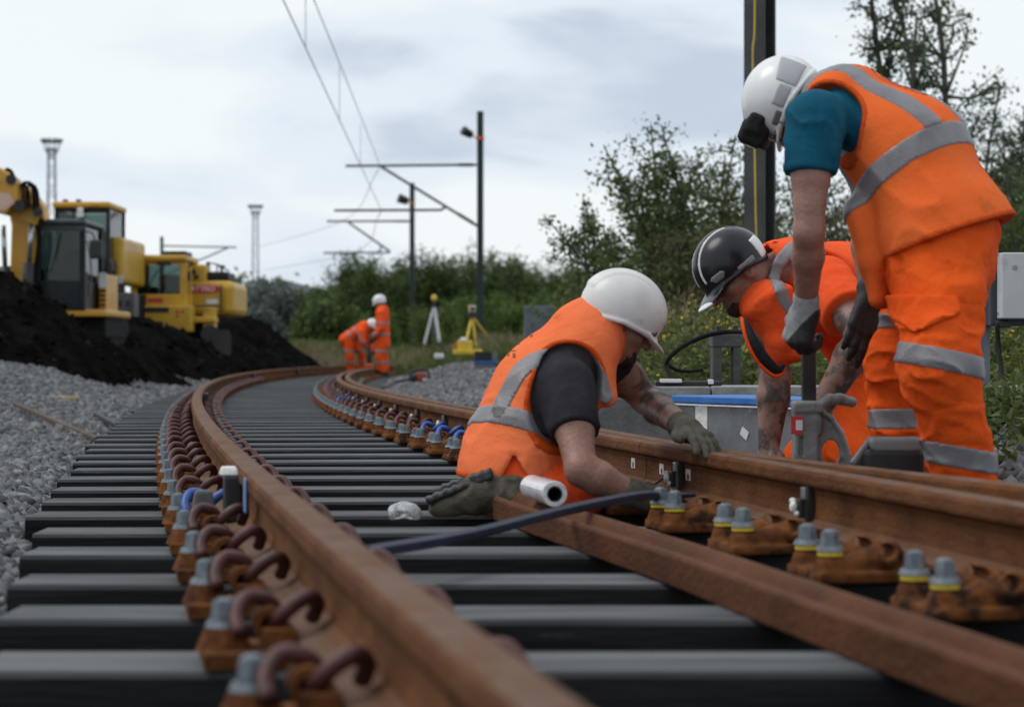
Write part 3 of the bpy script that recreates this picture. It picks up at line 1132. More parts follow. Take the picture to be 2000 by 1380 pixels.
# ------------------------------------------------------------------ worker bent over the jack
def worker_bent():
    N = V(1652, 196, 6.15); M = V(1768, 300, 6.08); Pc = V(1852, 470, 5.98)
    s = _n((-.57, -.82, 0)); t = _n(N - Pc)
    LS, LE, LW = V(1586, 240, 5.95), V(1580, 455, 5.90), V(1574, 600, 6.05)
    RS, RE, RW = V(1700, 250, 6.32), V(1690, 440, 6.45), V(1700, 585, 6.35)
    LH, LK, LA = V(1836, 490, 5.9), V(1836, 715, 5.74), V(1893, 962, 5.82)
    RH, RK, RA = V(1838, 500, 6.08), V(1762, 705, 6.2), V(1762, 925, 6.25)
    hc = V(1544, 203, 6.27)
    A = ortho((-.36, .12, -.92), (-.90, .18, .40))
    root = empty('person', (float(Pc[0]), 6.0, 0), 'person in a teal shirt and orange vest standing bent over the jack', 'person')
    head = head_fn(hc, A)
    hd, hp = hand_fn(LW, (-.22, .25, -.94), (-.75, -.6, -.1), curl=1.0, thumb_side=-1, size=1.05, thumb_curl=.8)
    hd2, hp2 = hand_fn(RW, (-.25, -.2, -.95), (.1, -.95, .2), curl=.25, thumb_side=1, size=1.05)
    neck0 = hc + A[0] * -.03 + A[2] * -.06

    def body(P):
        d = smin(head(P), sd_cone(P, neck0, N, .057, .068), .05)
        tor = sunion(.08, sd_ecap(P, N - t * .06, M, s, .15, .085, .165, .12), sd_ecap(P, M, Pc, s, .165, .12, .155, .115))
        d = smin(d, tor, .06)
        for a, b, c_ in ((LS, LE, LW), (RS, RE, RW)):
            d = smin(d, sd_cone(P, a, a + (b - a) * .5, .060, .052), .05)
            d = smin(d, sd_cone(P, a + (b - a) * .45, b, .052, .041), .02)
            d = smin(d, sd_cone(P, b, b + (c_ - b) * .3, .041, .044), .02)
            d = smin(d, sd_cone(P, b + (c_ - b) * .3, c_, .044, .030), .02)
        d = smin(d, np.minimum(hd(P), hd2(P)), .012)
        for a, b, c_ in ((LH, LK, LA), (RH, RK, RA)):
            d = smin(d, sd_cone(P, a, b, .082, .055), .04)
            d = smin(d, sd_cone(P, b, c_, .055, .04), .02)
        return d
    lo, hi = bounds([hc, N, M, Pc, LS, LE, LW, RS, RE, RW, LA, RA, LK, RK], .24)
    lo[2] = -.1
    b = link('body', sdf_mesh('body', body, lo, hi, .007), M_skin, root, smooth=True)
    # hair at the nape
    q32 = np.asarray(A, np.float32)
    link('hair', sdf_mesh('hair', lambda P: smax(sd_ell((P - hc.astype(np.float32)) @ q32.T, (-.014, 0, .028), EYE3, (.102, .081, .099)),
         np.maximum(((P - hc.astype(np.float32)) @ q32.T)[:, 0] - .0, -.055 - ((P - hc.astype(np.float32)) @ q32.T)[:, 2]), .01) + .003 * vnoise(P, 90), hc - .16, hc + .16, .006), M_hair, root, smooth=True)

    # teal shirt
    def shirt(P):
        d = sunion(.06, sd_ecap(P, N - t * .05, M, s, .165, .098, .172, .125), sd_ecap(P, M, Pc, s, .172, .125, .17, .13))
        cuff = LS + (LE - LS) * .47
        fo = wr(P, 13, .012, 2, [[1.6, 0, .8], [0, 1, 0], [-.5, 0, .5]])
        sl = sd_cone(P, LS + np.array([.01, 0, .01]), cuff, .084, .074) + fo
        sl = smax(sl, -((P - cuff) @ _n(LS - cuff)), .005)
        d = smin(d + fo, sl, .06)
        return smax(d, (P - (N + t * .03)) @ t, .01)
        return d + wr(P, 13, .012, 2, [[1.6, 0, .8], [0, 1, 0], [-.5, 0, .5]])
    cloth('shirt', shirt, lo, hi, M_teal, root)

    hem_c = V(1872, 452, 5.85); hem_n = _n((.33, -.10, -.94))

    def vest0(P, off=0.0):
        H = Pc + _n(Pc - M) * .10
        d = sunion(.09, sd_ecap(P, N - t * .02, M, s, .182, .114, .192, .152), sd_ecap(P, M, Pc, s, .192, .152, .208, .172), sd_ecap(P, Pc, H, s, .208, .172, .236, .200))
        # collar
        d = smin(d, sd_cone(P, N - t * .02, N + _n(hc - N) * .055, .105, .088), .04)
        fol = wr(P, 5.5, .016, 5, [[1.2, .2, .5], [0, 1, 0], [-.2, 0, .9]]) * ss(-.08, .25, (P - N) @ -t - .08)
        d = d + fol * 1.1 + wr(P, 11, .006, 6, [[1.3, 0, .7], [0, 1, 0], [-.4, 0, .8]])
        d = smax(d, (P - hem_c) @ hem_n, .008)
        # the loose front hanging down
        fl = sd_ecap(P, V(1690, 415, 6.02), V(1718, 515, 6.0), s, .09, .05, .09, .045)
        fl = smin(fl, sd_ecap(P, V(1718, 515, 6.0), V(1722, 585, 5.98), s, .09, .045, .065, .028), .03)
        fl = fl + wr(P, 9, .014, 8, [[1.5, 0, .3], [0, 1, 0], [.6, 0, .35]])
        d = smin(d, fl, .03)
        # arm opening, neck opening, open hem
        arm = sd_cone(P, LS - s * .05 + np.array([.012, 0, .01]), LS + (LE - LS) * .40, .112, .105)
        arm = smin(arm, sd_cone(P, LS, LS + s * .35, .108, .13), .03)
        d = smax(d, -arm, .012)
        d = smax(d, -sd_cone(P, N + t * .01, hc, .082, .076), .01)
        d = smax(d, -sd_ecap(P, Pc + hem_n * .02, H + hem_n * .2, s, .190, .154, .222, .190), .008)
        return d - off
    vlo, vhi = bounds([N, M, Pc, V(1690, 600, 5.9)], .36)
    v = cloth('vest', vest0, vlo, vhi, M_orange3, root)
    kb = float((V(1752, 312, 5.88) - N) @ t)
    armh = lambda P: smin(sd_cone(P, LS - s * .05 + np.array([.012, 0, .01]), LS + (LE - LS) * .40, .112, .105), sd_cone(P, LS, LS + s * .35, .108, .13), .03)
    cloth('armhole_binding', lambda P: np.maximum(vest0(P, .003), armh(P) - .013), vlo, vhi, M_binding, v, .006)
    cloth('hem_binding', lambda P: np.maximum(np.maximum(vest0(P, .0025), -.016 - (P - hem_c) @ hem_n), .12 - (P[:, 0] - V(1740, 0, 5.9)[0]) * 2), vlo, vhi, M_binding, v, .006)

    def belt(P):
        return np.maximum(vest0(P, .004), np.abs((P - N) @ t - kb) - .033)

    def brace(P):
        k_ = (P - N) @ s
        return np.maximum(np.maximum(vest0(P, .0035), np.abs(np.abs(k_ + .0) - .085) - .031), kb + .03 - (P - N) @ t)
    cloth('reflective_band', belt, vlo, vhi, M_reflect, v, .006)
    cloth('shoulder_band', brace, vlo, vhi, M_reflect, v, .006)
    # worn logo outline printed on the back
    def logo(P):
        u_ = (P - V(1745, 168, 6.1)) @ _n(-t * 1.0); w_ = (P - V(1745, 168, 6.1)) @ s
        rr = np.sqrt((u_ / 1.5) ** 2 + w_ ** 2)
        lines = np.minimum(np.minimum(np.abs(rr - .055), np.abs(rr - .035)), np.abs(rr - .018))
        return np.maximum(vest0(P, .002), np.maximum(lines - .0028, rr - .07))
    cloth('print', logo, vlo, vhi, mat('faded_dark_print', (0.22, 0.05, 0.02), (0.34, 0.08, 0.03), rough=.9), v, .004)

    def trousers(P):
        d = sd_ecap(P, Pc + t * .02, (LH + RH) / 2 + np.array([0, 0, -.02]), s, .175, .15, .19, .155)
        a = sunion(.05, sd_cone(P, LH, LK, .128, .100), sd_cone(P, LK, LA + (0, 0, .0), .100, .083))
        c_ = sunion(.05, sd_cone(P, RH, RK, .122, .092), sd_cone(P, RK, RA, .092, .080))
        d = sunion(.045, d, a, c_)
        low = ss(.95, .35, P[:, 2])
        d = d + wr(P, 6.5, .024, 9, [[.8, 0, .55], [0, 1, 0], [-.35, 0, 1.6]]) * (.45 + .75 * low) + wr(P, 13, .010, 10, [[.9, 0, -.5], [0, 1, 0], [.4, 0, 1.4]])
        return smax(smax(d, (P - Pc) @ t - .07, .01), .085 - P[:, 2], .008)
    tlo, thi = bounds([Pc, LH, RH, LK, RK, LA, RA], .26)
    tr = cloth('trousers', trousers, tlo, thi, M_trouser, root)

    def leg_band(c0, nrm, sel, hw=.030):
        n_ = _n(nrm); c0 = c0.astype(np.float32)

        def fn(P):
            d = np.maximum(trousers(P) - .004, np.abs((P - c0) @ n_) - hw)
            return np.maximum(d, np.sqrt(((P - c0) ** 2).sum(1)) - .17) if sel is None else np.maximum(d, sel(P))
        return cloth('reflective_band', fn, c0 - .25, c0 + .25, M_reflect, tr, .006)
    near = lambda P: P[:, 1] - 5.98 - (P[:, 0] - 1.1) * .3
    rest = lambda P: -(P[:, 1] - 5.98 - (P[:, 0] - 1.1) * .3)
    leg_band(V(1835, 703, 5.74), (.2, 0, .98), near)
    leg_band(V(1880, 893, 5.8), (.17, 0, .98), near)
    leg_band(V(1758, 816, 6.2), (-.05, 0, 1), rest)
    leg_band(V(1740, 625, 6.2), (-.1, 0, 1), rest, .022)
    # cargo pocket with its flap
    def pocket(P):
        return np.maximum(np.maximum(trousers(P) - .015, prism_sd(P, [(1742, 600), (1750, 572), (1872, 578), (1876, 610), (1780, 650)], 5.7)), near(P))
    cloth('pocket_flap', pocket, V(1700, 690, 5.4), V(1900, 540, 5.95), M_trouser, tr, .006)
    for an, td, mm in ((LA, (-.95, -.1, 0), M_bootb), (RA, (-.95, .2, 0), M_bootb)):
        fnb = boot_fn(np.array([an[0], an[1], .118]), td, (0, 0, 1))
        link('boot', sdf_mesh('boot', fnb, an + (-.25, -.2, -.2), an + (.2, .2, .25), .007), mm, root, smooth=True)
    # gloves
    gl, gp = hand_fn(LW, (-.22, .25, -.94), (-.75, -.6, -.1), curl=1.0, thumb_side=-1, size=1.12, thumb_curl=.8, fat=1.22)
    cf = lambda P: smin(gl(P), sd_cone(P, LW + (LE - LW) * .13, LW + (0, 0, -.02), .038, .036), .015)
    glo, ghi = bounds(gp + [LW + (0, 0, .05)], .05)
    G = link('glove', sdf_mesh('glove', lambda P: cf(P) + .001 * vnoise(P, 90), glo, ghi, .005), M_gloveg, root, smooth=True)
    pal = V(1582, 655, 6.1)
    link('palm_coating', sdf_mesh('palm_coating', lambda P: np.maximum(cf(P) - .002, .0 - ((P - pal) @ _n((.62, -.25, -.75)) + .028)), glo, ghi, .005), M_gloveb, G, smooth=True)
    gl2, gp2 = hand_fn(RW, (-.25, -.2, -.95), (.1, -.95, .2), curl=.25, thumb_side=1, size=1.1, fat=1.2)
    glo, ghi = bounds(gp2 + [RW + (0, 0, .06)], .05)
    link('glove', sdf_mesh('glove', lambda P: smin(gl2(P), sd_cone(P, RW + (RE - RW) * .15, RW, .04, .034), .015), glo, ghi, .006), M_gloveb, root, smooth=True)
    # helmet with tape patches and goggles
    hm, trim = helmet_parts(root, hc, A, M_helmetw, 'climb', False)
    trim('reflective_patch', lambda q: np.maximum(np.abs(q[:, 0] + .083) - .036, np.maximum(-.008 - q[:, 2], q[:, 2] - .045 + .25 * q[:, 0])), M_tapepatch)
    trim('reflective_patch', lambda q: np.maximum(np.abs(q[:, 0] + .010) - .033, np.maximum(.002 - q[:, 2], q[:, 2] - .042)), M_tapepatch)
    trim('reflective_patch', lambda q: np.maximum(np.abs(q[:, 0] - .055) - .022, np.abs(q[:, 2] - .010) - .012), M_reflect)
    g0 = (hc + A[0] * .122 + A[2] * .062)

    def gog(P):
        q = (P - g0.astype(np.float32)) @ q32.T
        d = sd_box(q, (0, 0, 0), EYE3, (.034, .082, .042), .016)
        d = smin(d, sd_box(q, (-.030, 0, .004), EYE3, (.030, .096, .024), .012), .02)
        return d
    gg = link('goggles', sdf_mesh('goggles', gog, g0 - .15, g0 + .15, .005), M_black, hm, smooth=True)
    link('lens', sdf_mesh('lens', lambda P: sd_box((P - g0.astype(np.float32)) @ q32.T, (.026, 0, 0), EYE3, (.012, .072, .034), .011), g0 - .12, g0 + .12, .004), M_lens, gg, smooth=True)
    st = [hc + A[0] * .06 + A[1] * .092 + A[2] * .0, hc + A[0] * .085 + A[1] * .05 + A[2] * -.07, hc + A[0] * .09 + A[2] * -.105]
    MB().tube(smooth_path(st, 6), .006, 6).build('chin_strap', M_reflect, hm, smooth=True)
    e0 = hc + A[0] * .098
    link('glasses', sdf_mesh('glasses', lambda P: np.minimum(sd_box((P - e0.astype(np.float32)) @ q32.T, (.012, .033, -.004), EYE3, (.006, .030, .020), .005),
         np.minimum(sd_box((P - e0.astype(np.float32)) @ q32.T, (.012, -.033, -.004), EYE3, (.006, .030, .020), .005),
                    sd_box((P - e0.astype(np.float32)) @ q32.T, (-.045, .072, .0), EYE3, (.058, .004, .006), .003))), e0 - .13, e0 + .13, .004), M_lens, root, smooth=True)
    return root


# ------------------------------------------------------------------ worker kneeling between the rails
def worker_kneeling():
    N = V(1150, 655, 6.60); M = V(1062, 772, 6.50); Pc = V(1012, 892, 6.47)
    s = _n((-.10, -.85, -.50))          # towards his right, the near side
    t = _n(N - Pc)
    RS, RE, RW = V(1108, 755, 6.36), V(1135, 918, 6.17), V(1245, 968, 6.20)
    LS, LE, LW = V(1182, 697, 6.72), V(1262, 780, 6.82), V(1340, 838, 6.42)
    RH, RK, RA = V(1015, 928, 6.36), clampz(V(1140, 990, 6.34), .066), clampz(V(955, 1000, 6.24), .042)
    LH, LK, LA = V(1020, 915, 6.6), clampz(V(1165, 978, 6.55), .08), clampz(V(965, 990, 6.6), .045)
    hc = V(1211, 624, 6.62)
    A = ortho((.88, .10, -.46), (.45, 0, .89))
    root = empty('person', (float(Pc[0]), float(Pc[1]), 0), 'person in white helmet and dark shirt kneeling with an arm across the rail', 'person')
    head = head_fn(hc, A)
    hdl = _n(V(1400, 870, 6.22) - LW)
    hd, hp = hand_fn(LW, hdl, (.25, -.1, 1), curl=.22, thumb_side=-1, size=1.05, thumb_curl=.2)
    hd2, hp2 = hand_fn(RW, (.9, .35, -.2), (.2, -.6, .75), curl=.5, thumb_side=1, size=1.05)
    neck0 = hc + A[0] * -.03 + A[2] * -.06

    def body(P):
        d = smin(head(P), sd_cone(P, neck0, N, .060, .072), .05)
        d = smin(d, sunion(.08, sd_ecap(P, N - t * .05, M, s, .14, .085, .15, .115), sd_ecap(P, M, Pc, s, .15, .115, .15, .115)), .06)
        for a, b, c_ in ((LS, LE, LW), (RS, RE, RW)):
            d = smin(d, sd_cone(P, a, a + (b - a) * .5, .062, .058), .05)
            d = smin(d, sd_cone(P, a + (b - a) * .45, b, .058, .046), .02)
            d = smin(d, sd_cone(P, b, b + (c_ - b) * .3, .046, .049), .02)
            d = smin(d, sd_cone(P, b + (c_ - b) * .3, c_, .049, .032), .02)
        d = smin(d, np.minimum(hd(P), hd2(P)), .012)
        for a, b, c_ in ((LH, LK, LA), (RH, RK, RA)):
            d = smin(d, sd_cone(P, a, b, .080, .055), .03)
            d = smin(d, sd_cone(P, b, c_, .05, .04), .02)
        return d
    lo, hi = bounds([hc, N, M, Pc, LS, LE, LW, RS, RE, RW, LA, RA, LK, RK], .24)
    lo[2] = -.05
    bm = sdf_mesh('body', body, lo, hi, .007)
    bm.materials.append(M_skin); bm.materials.append(M_tattoo)
    co = np.empty(len(bm.polygons) * 3, np.float32); bm.polygons.foreach_get('center', co); co = co.reshape(-1, 3)
    dl_ = np.minimum(sd_cone(co, LS, LE, .07, .07), sd_cone(co, LE, LE + (LW - LE) * .93, .07, .06))
    bm.polygons.foreach_set('material_index', (dl_ < 0).astype(np.int32))
    link('body', bm, None, root, smooth=True)
    q32 = np.asarray(A, np.float32); h32 = hc.astype(np.float32)

    def hairf(P):
        q = (P - h32) @ q32.T
        d = sd_ell(q, (-.014, 0, .026), EYE3, (.101, .080, .099))
        d = smax(d, np.maximum(q[:, 0] - .015 - .3 * (q[:, 2] + .05), -.075 - q[:, 2] + .3 * q[:, 0]), .01)
        d = smax(d, -sd_ell(np.abs(q) * np.array([1, 1, -1], np.float32) , (.0, .08, -.012), EYE3, (.026, .03, .036)), .006)
        return d + .002 * vnoise(P, 90)
    link('hair', sdf_mesh('hair', hairf, hc - .16, hc + .16, .005), M_hair, root, smooth=True)

    def beard(P):
        q = (P - h32) @ q32.T
        d = sunion(.03, sd_ell(q, (.033, 0, -.065), EYE3, (.062, .058, .054)), sd_ell(q, (.076, 0, -.097), EYE3, (.028, .027, .024)))
        d = smax(d, q[:, 2] + .052 - .25 * np.maximum(.05 - q[:, 0], 0), .01)
        d = smax(d, -sd_ell(q, (.095, 0, -.068), EYE3, (.014, .024, .010)), .005)
        return d + .002 * vnoise(P, 110)
    link('beard', sdf_mesh('beard', beard, hc - .16, hc + .16, .005), M_hair, root, smooth=True)

    def shirt(P):
        d = sunion(.06, sd_ecap(P, N - t * .04, M, s, .165, .105, .175, .135), sd_ecap(P, M, Pc, s, .175, .135, .17, .135))
        fo = wr(P, 12, .011, 12, [[1.5, 0, .6], [0, 1, 0], [-.5, 0, .8]])
        d = d + fo
        for a, b, k_ in ((RS, RE, .56), (LS, LE, .30)):
            cuff = a + (b - a) * k_
            sl = sd_cone(P, a, cuff, .086, .074)
            sl = smax(sl + fo, -((P - cuff) @ _n(a - cuff)), .008)
            d = smin(d, sl, .05)
        return d
    cloth('shirt', shirt, lo, hi, M_charcoal, root)
    hem_c = V(950, 938, 6.3); hem_n = _n((-.10, 0, -1))

    def vest0(P, off=0.0):
        H = Pc + np.array([-.02, 0, -.10])
        d = sunion(.09, sd_ecap(P, N - t * .03, M, s, .185, .118, .20, .142), sd_ecap(P, M, Pc, s, .20, .142, .21, .150), sd_ecap(P, Pc, H, s, .215, .152, .235, .166))
        d = smin(d, sd_cone(P, N - t * .03, N + _n(hc - N) * .05, .105, .090), .04)
        # the open front edge standing off the chest
        d = smin(d, sd_ecap(P, V(1165, 680, 6.52), V(1190, 775, 6.46), s, .05, .045, .04, .024), .05)
        d = d + wr(P, 6, .020, 15, [[.7, 0, .4], [0, 1, 0], [-.3, 0, 1.6]]) + wr(P, 13, .008, 16, [[.8, 0, .5], [0, 1, 0], [-.4, 0, 1.4]])
        d = smax(d, (P - hem_c) @ hem_n, .01)
        slit = sd_ecap(P, V(1004, 893, 6.2), V(1006, 975, 6.2), (0, 1, 0), .25, .004, .25, .075)
        arm = sd_cone(P, RS - s * .06, RS + (RE - RS) * .45, .105, .100)
        arm = smin(arm, sd_cone(P, RS, RS + s * .3, .104, .13), .03)
        arm2 = sd_cone(P, LS, LE, .095, .10)
        d = smax(smax(d, -arm, .012), -arm2, .012)
        d = smax(d, -sd_cone(P, N + t * .0, hc, .085, .078), .01)
        d = smax(d, -sd_ecap(P, Pc + np.array([0, 0, -.04]), H + np.array([0, 0, -.2]), s, .195, .145, .235, .178), .008)
        return smax(d, -slit, .01) - off
    vlo, vhi = bounds([N, M, Pc, V(1200, 780, 6.4)], .32)
    vlo[2] = -.02
    v = cloth('vest', vest0, vlo, vhi, M_orange, root)
    armh = lambda P: smin(sd_cone(P, RS - s * .06, RS + (RE - RS) * .45, .105, .100), sd_cone(P, RS, RS + s * .3, .104, .13), .03)
    cloth('armhole_binding', lambda P: np.maximum(vest0(P, .003), armh(P) - .012), vlo, vhi, M_binding, v, .006)
    cloth('hem_binding', lambda P: np.maximum(vest0(P, .0025), -.016 - (P - hem_c) @ hem_n), vlo, vhi, M_binding, v, .006)
    bn = _n(t + np.array([-.12, 0, .25]))
    kb = float((V(1015, 818, 6.3)) @ bn)
    cloth('reflective_band', lambda P: np.maximum(vest0(P, .004), np.abs(P @ bn - kb) - .030), vlo, vhi, M_reflect, v, .006)

    def brace(P):
        over = band_sd(P, [(972, 806), (992, 765), (1018, 722), (1060, 698), (1110, 694), (1150, 704), (1172, 735), (1186, 775)], 6.3, .024)
        return np.maximum(np.maximum(vest0(P, .004), over), P[:, 1] - 6.62)
    cloth('shoulder_band', brace, vlo, vhi, M_reflect, v, .006)

    def letters(P):
        d = None
        for (a, b, w_, h_) in ((1038, 645, 3, 26), (1030, 636, 9, 3), (1028, 652, 3, 14), (1013, 664, 3, 16), (1000, 684, 9, 3), (1004, 694, 3, 12), (993, 690, 3, 12)):
            e_ = prism_sd(P, [(a - w_, b - h_ / 2), (a + w_, b - h_ / 2), (a + w_, b + h_ / 2), (a - w_, b + h_ / 2)], 6.4)
            d = e_ if d is None else np.minimum(d, e_)
        return np.maximum(np.maximum(vest0(P, .002), d), P[:, 1] - 6.55)
    cloth('print', letters, vlo, vhi, mat('faded_dark_print', (0.22, 0.05, 0.02), (0.34, 0.08, 0.03), rough=.9), v, .004)

    def trousers(P):
        d = sd_ecap(P, Pc + t * .02, (LH + RH) / 2, s, .155, .125, .16, .125)
        for a, b, c_ in ((RH, RK, RA), (LH, LK, LA)):
            d = smin(d, sunion(.03, sd_cone(P, a, b, .088, .064), sd_cone(P, b, c_ + (c_ - b) * -.1, .060, .052)), .04)
        d = d + wr(P, 8, .018, 19, [[.9, 0, .5], [0, 1, 0], [-.5, 0, 1.4]]) + wr(P, 16, .007, 20)
        return smax(d, .004 - P[:, 2], .008)
    tlo, thi = bounds([Pc, LH, RH, LK, RK, LA, RA], .2)
    tlo[2] = -.03
    cloth('trousers', trousers, tlo, thi, M_orange2, root)
    for an, tq in ((RA, (-.92, .05, -.12)), (LA, (-.95, 0, -.1))):
        # foot stretched out behind, sole turned towards the camera side and up
        heel = an + np.array([-.02, 0, .0])
        def bf(P, an=an):
            d = sd_ecap(P, an + np.array([.06, 0, .02]), an + np.array([-.03, 0, .028]), (0, 1, 0), .054, .050, .052, .052)
            d = smin(d, sd_ecap(P, an + np.array([-.03, 0, .022]), an + np.array([-.135, 0, -.012]), (0, 1, 0), .052, .050, .048, .040), .04)
            d = smin(d, np.abs(sd_cone(P, an + np.array([.075, 0, .02]), an + np.array([.05, 0, .02]), .053, .053)) - .006, .008)
            return smax(d + wr(P, 22, .008, 3) + .003 * vnoise(P, 50), .003 - P[:, 2], .006)
        Rs = ortho((-.93, 0, -.36), (-.36, 0, .93))
        def sf(P, an=an):
            q = (P - (an + np.array([-.085, 0, .044])).astype(np.float32)) @ Rs.T.astype(np.float32)
            so = sd_box(q, (0, 0, 0), EYE3, (.105, .050, .011), .009)
            he = sd_box(q, (-.070, 0, .010), EYE3, (.034, .047, .012), .006)
            tread = np.abs(((q[:, 0] * 34) % 1) - .5) * .012 - .003
            return smin(so, he, .004) + np.where(q[:, 2] > .006, tread, 0)
        link('boot', sdf_mesh('boot', bf, an + (-.26, -.13, -.1), an + (.16, .13, .16), .006), M_boot, root, smooth=True)
        link('boot_sole', sdf_mesh('boot_sole', sf, an + (-.28, -.13, -.1), an + (.16, .13, .2), .005), M_bootb, root, smooth=True)
    for w_, e_, dirn, nr, cu, ts, tc_ in ((LW, LE, hdl, (.25, -.1, 1), .22, -1, .2), (RW, RE, (.9, .35, -.2), (.2, -.6, .75), .5, 1, .5)):
        gl, gp = hand_fn(w_, dirn, nr, curl=cu, thumb_side=ts, size=1.12, fat=1.25, thumb_curl=tc_)
        glo, ghi = bounds(gp + [w_], .06)
        link('glove', sdf_mesh('glove', lambda P: smin(gl(P), sd_cone(P, w_ + (e_ - w_) * .12, w_ + np.asarray(dirn) * .02, .044, .040), .015) + .0012 * vnoise(P, 80), glo, ghi, .005), M_glove, root, smooth=True)
    hm, trim = helmet_parts(root, hc, A, M_helmet, 'ridge')
    e0 = hc + A[0] * .098
    link('glasses', sdf_mesh('glasses', lambda P: np.minimum(sd_box((P - e0.astype(np.float32)) @ q32.T, (.012, -.033, -.0), EYE3, (.006, .030, .018), .005),
         np.minimum(sd_box((P - e0.astype(np.float32)) @ q32.T, (.012, .033, -.0), EYE3, (.006, .030, .018), .005),
                    sd_box((P - e0.astype(np.float32)) @ q32.T, (-.045, -.072, .004), EYE3, (.058, .004, .006), .003))), e0 - .13, e0 + .13, .004), M_lens, root, smooth=True)
    return root


# ------------------------------------------------------------------ worker crouching behind the rail
def worker_crouching():
    N = V(1535, 530, 7.05); M = V(1650, 575, 7.20); Pc = V(1745, 700, 7.35)
    s = _n((.62, -.78, 0)); t = _n(N - Pc)          # s = his left, the near side
    LS, LE, LW = V(1612, 555, 6.90), V(1688, 655, 6.62), V(1604, 795, 6.62)
    RS, RE, RW = V(1496, 600, 7.18), V(1514, 738, 7.12), V(1502, 868, 7.08)
    LH, LK, LA = V(1735, 730, 7.2), clampz(V(1640, 905, 6.80), .10), clampz(V(1800, 935, 7.2), .07)
    RH, RK, RA = V(1740, 730, 7.45), clampz(V(1590, 900, 7.25), .10), clampz(V(1780, 920, 7.55), .07)
    hc = V(1434, 530, 6.95)
    A = ortho((-.72, -.28, -.62), (-.62, -.05, .78))
    root = empty('person', (float(Pc[0]), float(Pc[1]), 0), 'person in glossy black helmet crouching behind the rail in bright orange', 'person')
    head = head_fn(hc, A)
    hd, hp = hand_fn(LW, (-.35, .1, -.93), (-.2, -.9, .1), curl=.8, thumb_side=1, size=1.0)
    hd2, hp2 = hand_fn(RW, (-.2, -.5, -.75), (-.5, -.3, .8), curl=.35, thumb_side=1, size=1.0)
    neck0 = hc + A[0] * -.03 + A[2] * -.06

    def body(P):
        d = smin(head(P), sd_cone(P, neck0, N, .060, .075), .05)
        d = smin(d, sunion(.08, sd_ecap(P, N - t * .05, M, s, .15, .09, .16, .12), sd_ecap(P, M, Pc, s, .16, .12, .155, .12)), .06)
        for a, b, c_ in ((LS, LE, LW), (RS, RE, RW)):
            d = smin(d, sd_cone(P, a, a + (b - a) * .5, .066, .060), .05)
            d = smin(d, sd_cone(P, a + (b - a) * .45, b, .060, .050), .02)
            d = smin(d, sd_cone(P, b, b + (c_ - b) * .3, .050, .053), .02)
            d = smin(d, sd_cone(P, b + (c_ - b) * .3, c_, .053, .036), .02)
        d = smin(d, np.minimum(hd(P), hd2(P)), .012)
        for a, b, c_ in ((LH, LK, LA), (RH, RK, RA)):
            d = smin(d, sd_cone(P, a, b, .080, .055), .03)
            d = smin(d, sd_cone(P, b, c_, .05, .04), .02)
        return d
    lo, hi = bounds([hc, N, M, Pc, LS, LE, LW, RS, RE, RW, LA, RA, LK, RK], .24)
    lo[2] = -.05
    bm = sdf_mesh('body', body, lo, hi, .007)
    bm.materials.append(M_skin); bm.materials.append(M_tattoo)
    co = np.empty(len(bm.polygons) * 3, np.float32); bm.polygons.foreach_get('center', co); co = co.reshape(-1, 3)
    arms = np.minimum(np.minimum(sd_cone(co, LS, LE, .075, .075), sd_cone(co, LE, LW, .075, .06)), np.minimum(sd_cone(co, RS, RE, .075, .075), sd_cone(co, RE, RW, .075, .06)))
    bm.polygons.foreach_set('material_index', (arms < 0).astype(np.int32))
    link('body', bm, None, root, smooth=True)
    q32 = np.asarray(A, np.float32); h32 = hc.astype(np.float32)

    def hairf(P):
        q = (P - h32) @ q32.T
        d = sd_ell(q, (-.014, 0, .026), EYE3, (.100, .079, .098))
        d = smax(d, np.maximum(q[:, 0] + .01, -.06 - q[:, 2]), .01)
        return d + .002 * vnoise(P, 90)
    link('hair', sdf_mesh('hair', hairf, hc - .16, hc + .16, .005), M_hair, root, smooth=True)

    def beard(P):
        q = (P - h32) @ q32.T
        d = sunion(.03, sd_ell(q, (.036, 0, -.070), EYE3, (.060, .055, .050)), sd_ell(q, (.078, 0, -.098), EYE3, (.030, .027, .026)))
        d = smax(d, q[:, 2] + .058, .01)
        d = smax(d, -sd_ell(q, (.095, 0, -.068), EYE3, (.014, .024, .010)), .005)
        return d + .002 * vnoise(P, 110)
    link('beard', sdf_mesh('beard', beard, hc - .16, hc + .16, .005), M_hair, root, smooth=True)

    def shirt(P):
        d = sunion(.06, sd_ecap(P, N - t * .05, M, s, .175, .108, .18, .135), sd_ecap(P, M, Pc, s, .18, .135, .17, .135))
        fo = wr(P, 12, .012, 22, [[1.0, 0, .8], [0, 1, 0], [-.7, 0, .8]])
        d = d + fo
        for a, b, k_ in ((LS, LE, .62), (RS, RE, .30)):
            cuff = a + (b - a) * k_
            sl = sd_cone(P, a, cuff, .092, .088)
            sl = smax(sl + fo, -((P - cuff) @ _n(a - cuff)), .008)
            d = smin(d, sl, .05)
        return d
    cloth('shirt', shirt, lo, hi, M_orange2, root)

    def vest0(P, off=0.0):
        d = sunion(.08, sd_ecap(P, N - t * .03, M, s, .19, .125, .205, .155), sd_ecap(P, M, Pc, s, .205, .155, .205, .16))
        # stand collar
        d = smin(d, sd_cone(P, N - t * .02, N + _n(hc - N) * .075, .110, .098), .03)
        d = smin(d, sd_ecap(P, N, V(1462, 608, 6.86), s, .06, .05, .02, .015), .03)
        # the front falls open and hangs below the chest
        d = smin(d, sd_ecap(P, V(1500, 590, 6.88), V(1545, 690, 6.84), s, .13, .07, .075, .03), .05)
        d = smin(d, sd_ecap(P, V(1520, 670, 6.84), V(1512, 718, 6.86), s, .05, .028, .035, .02), .03)
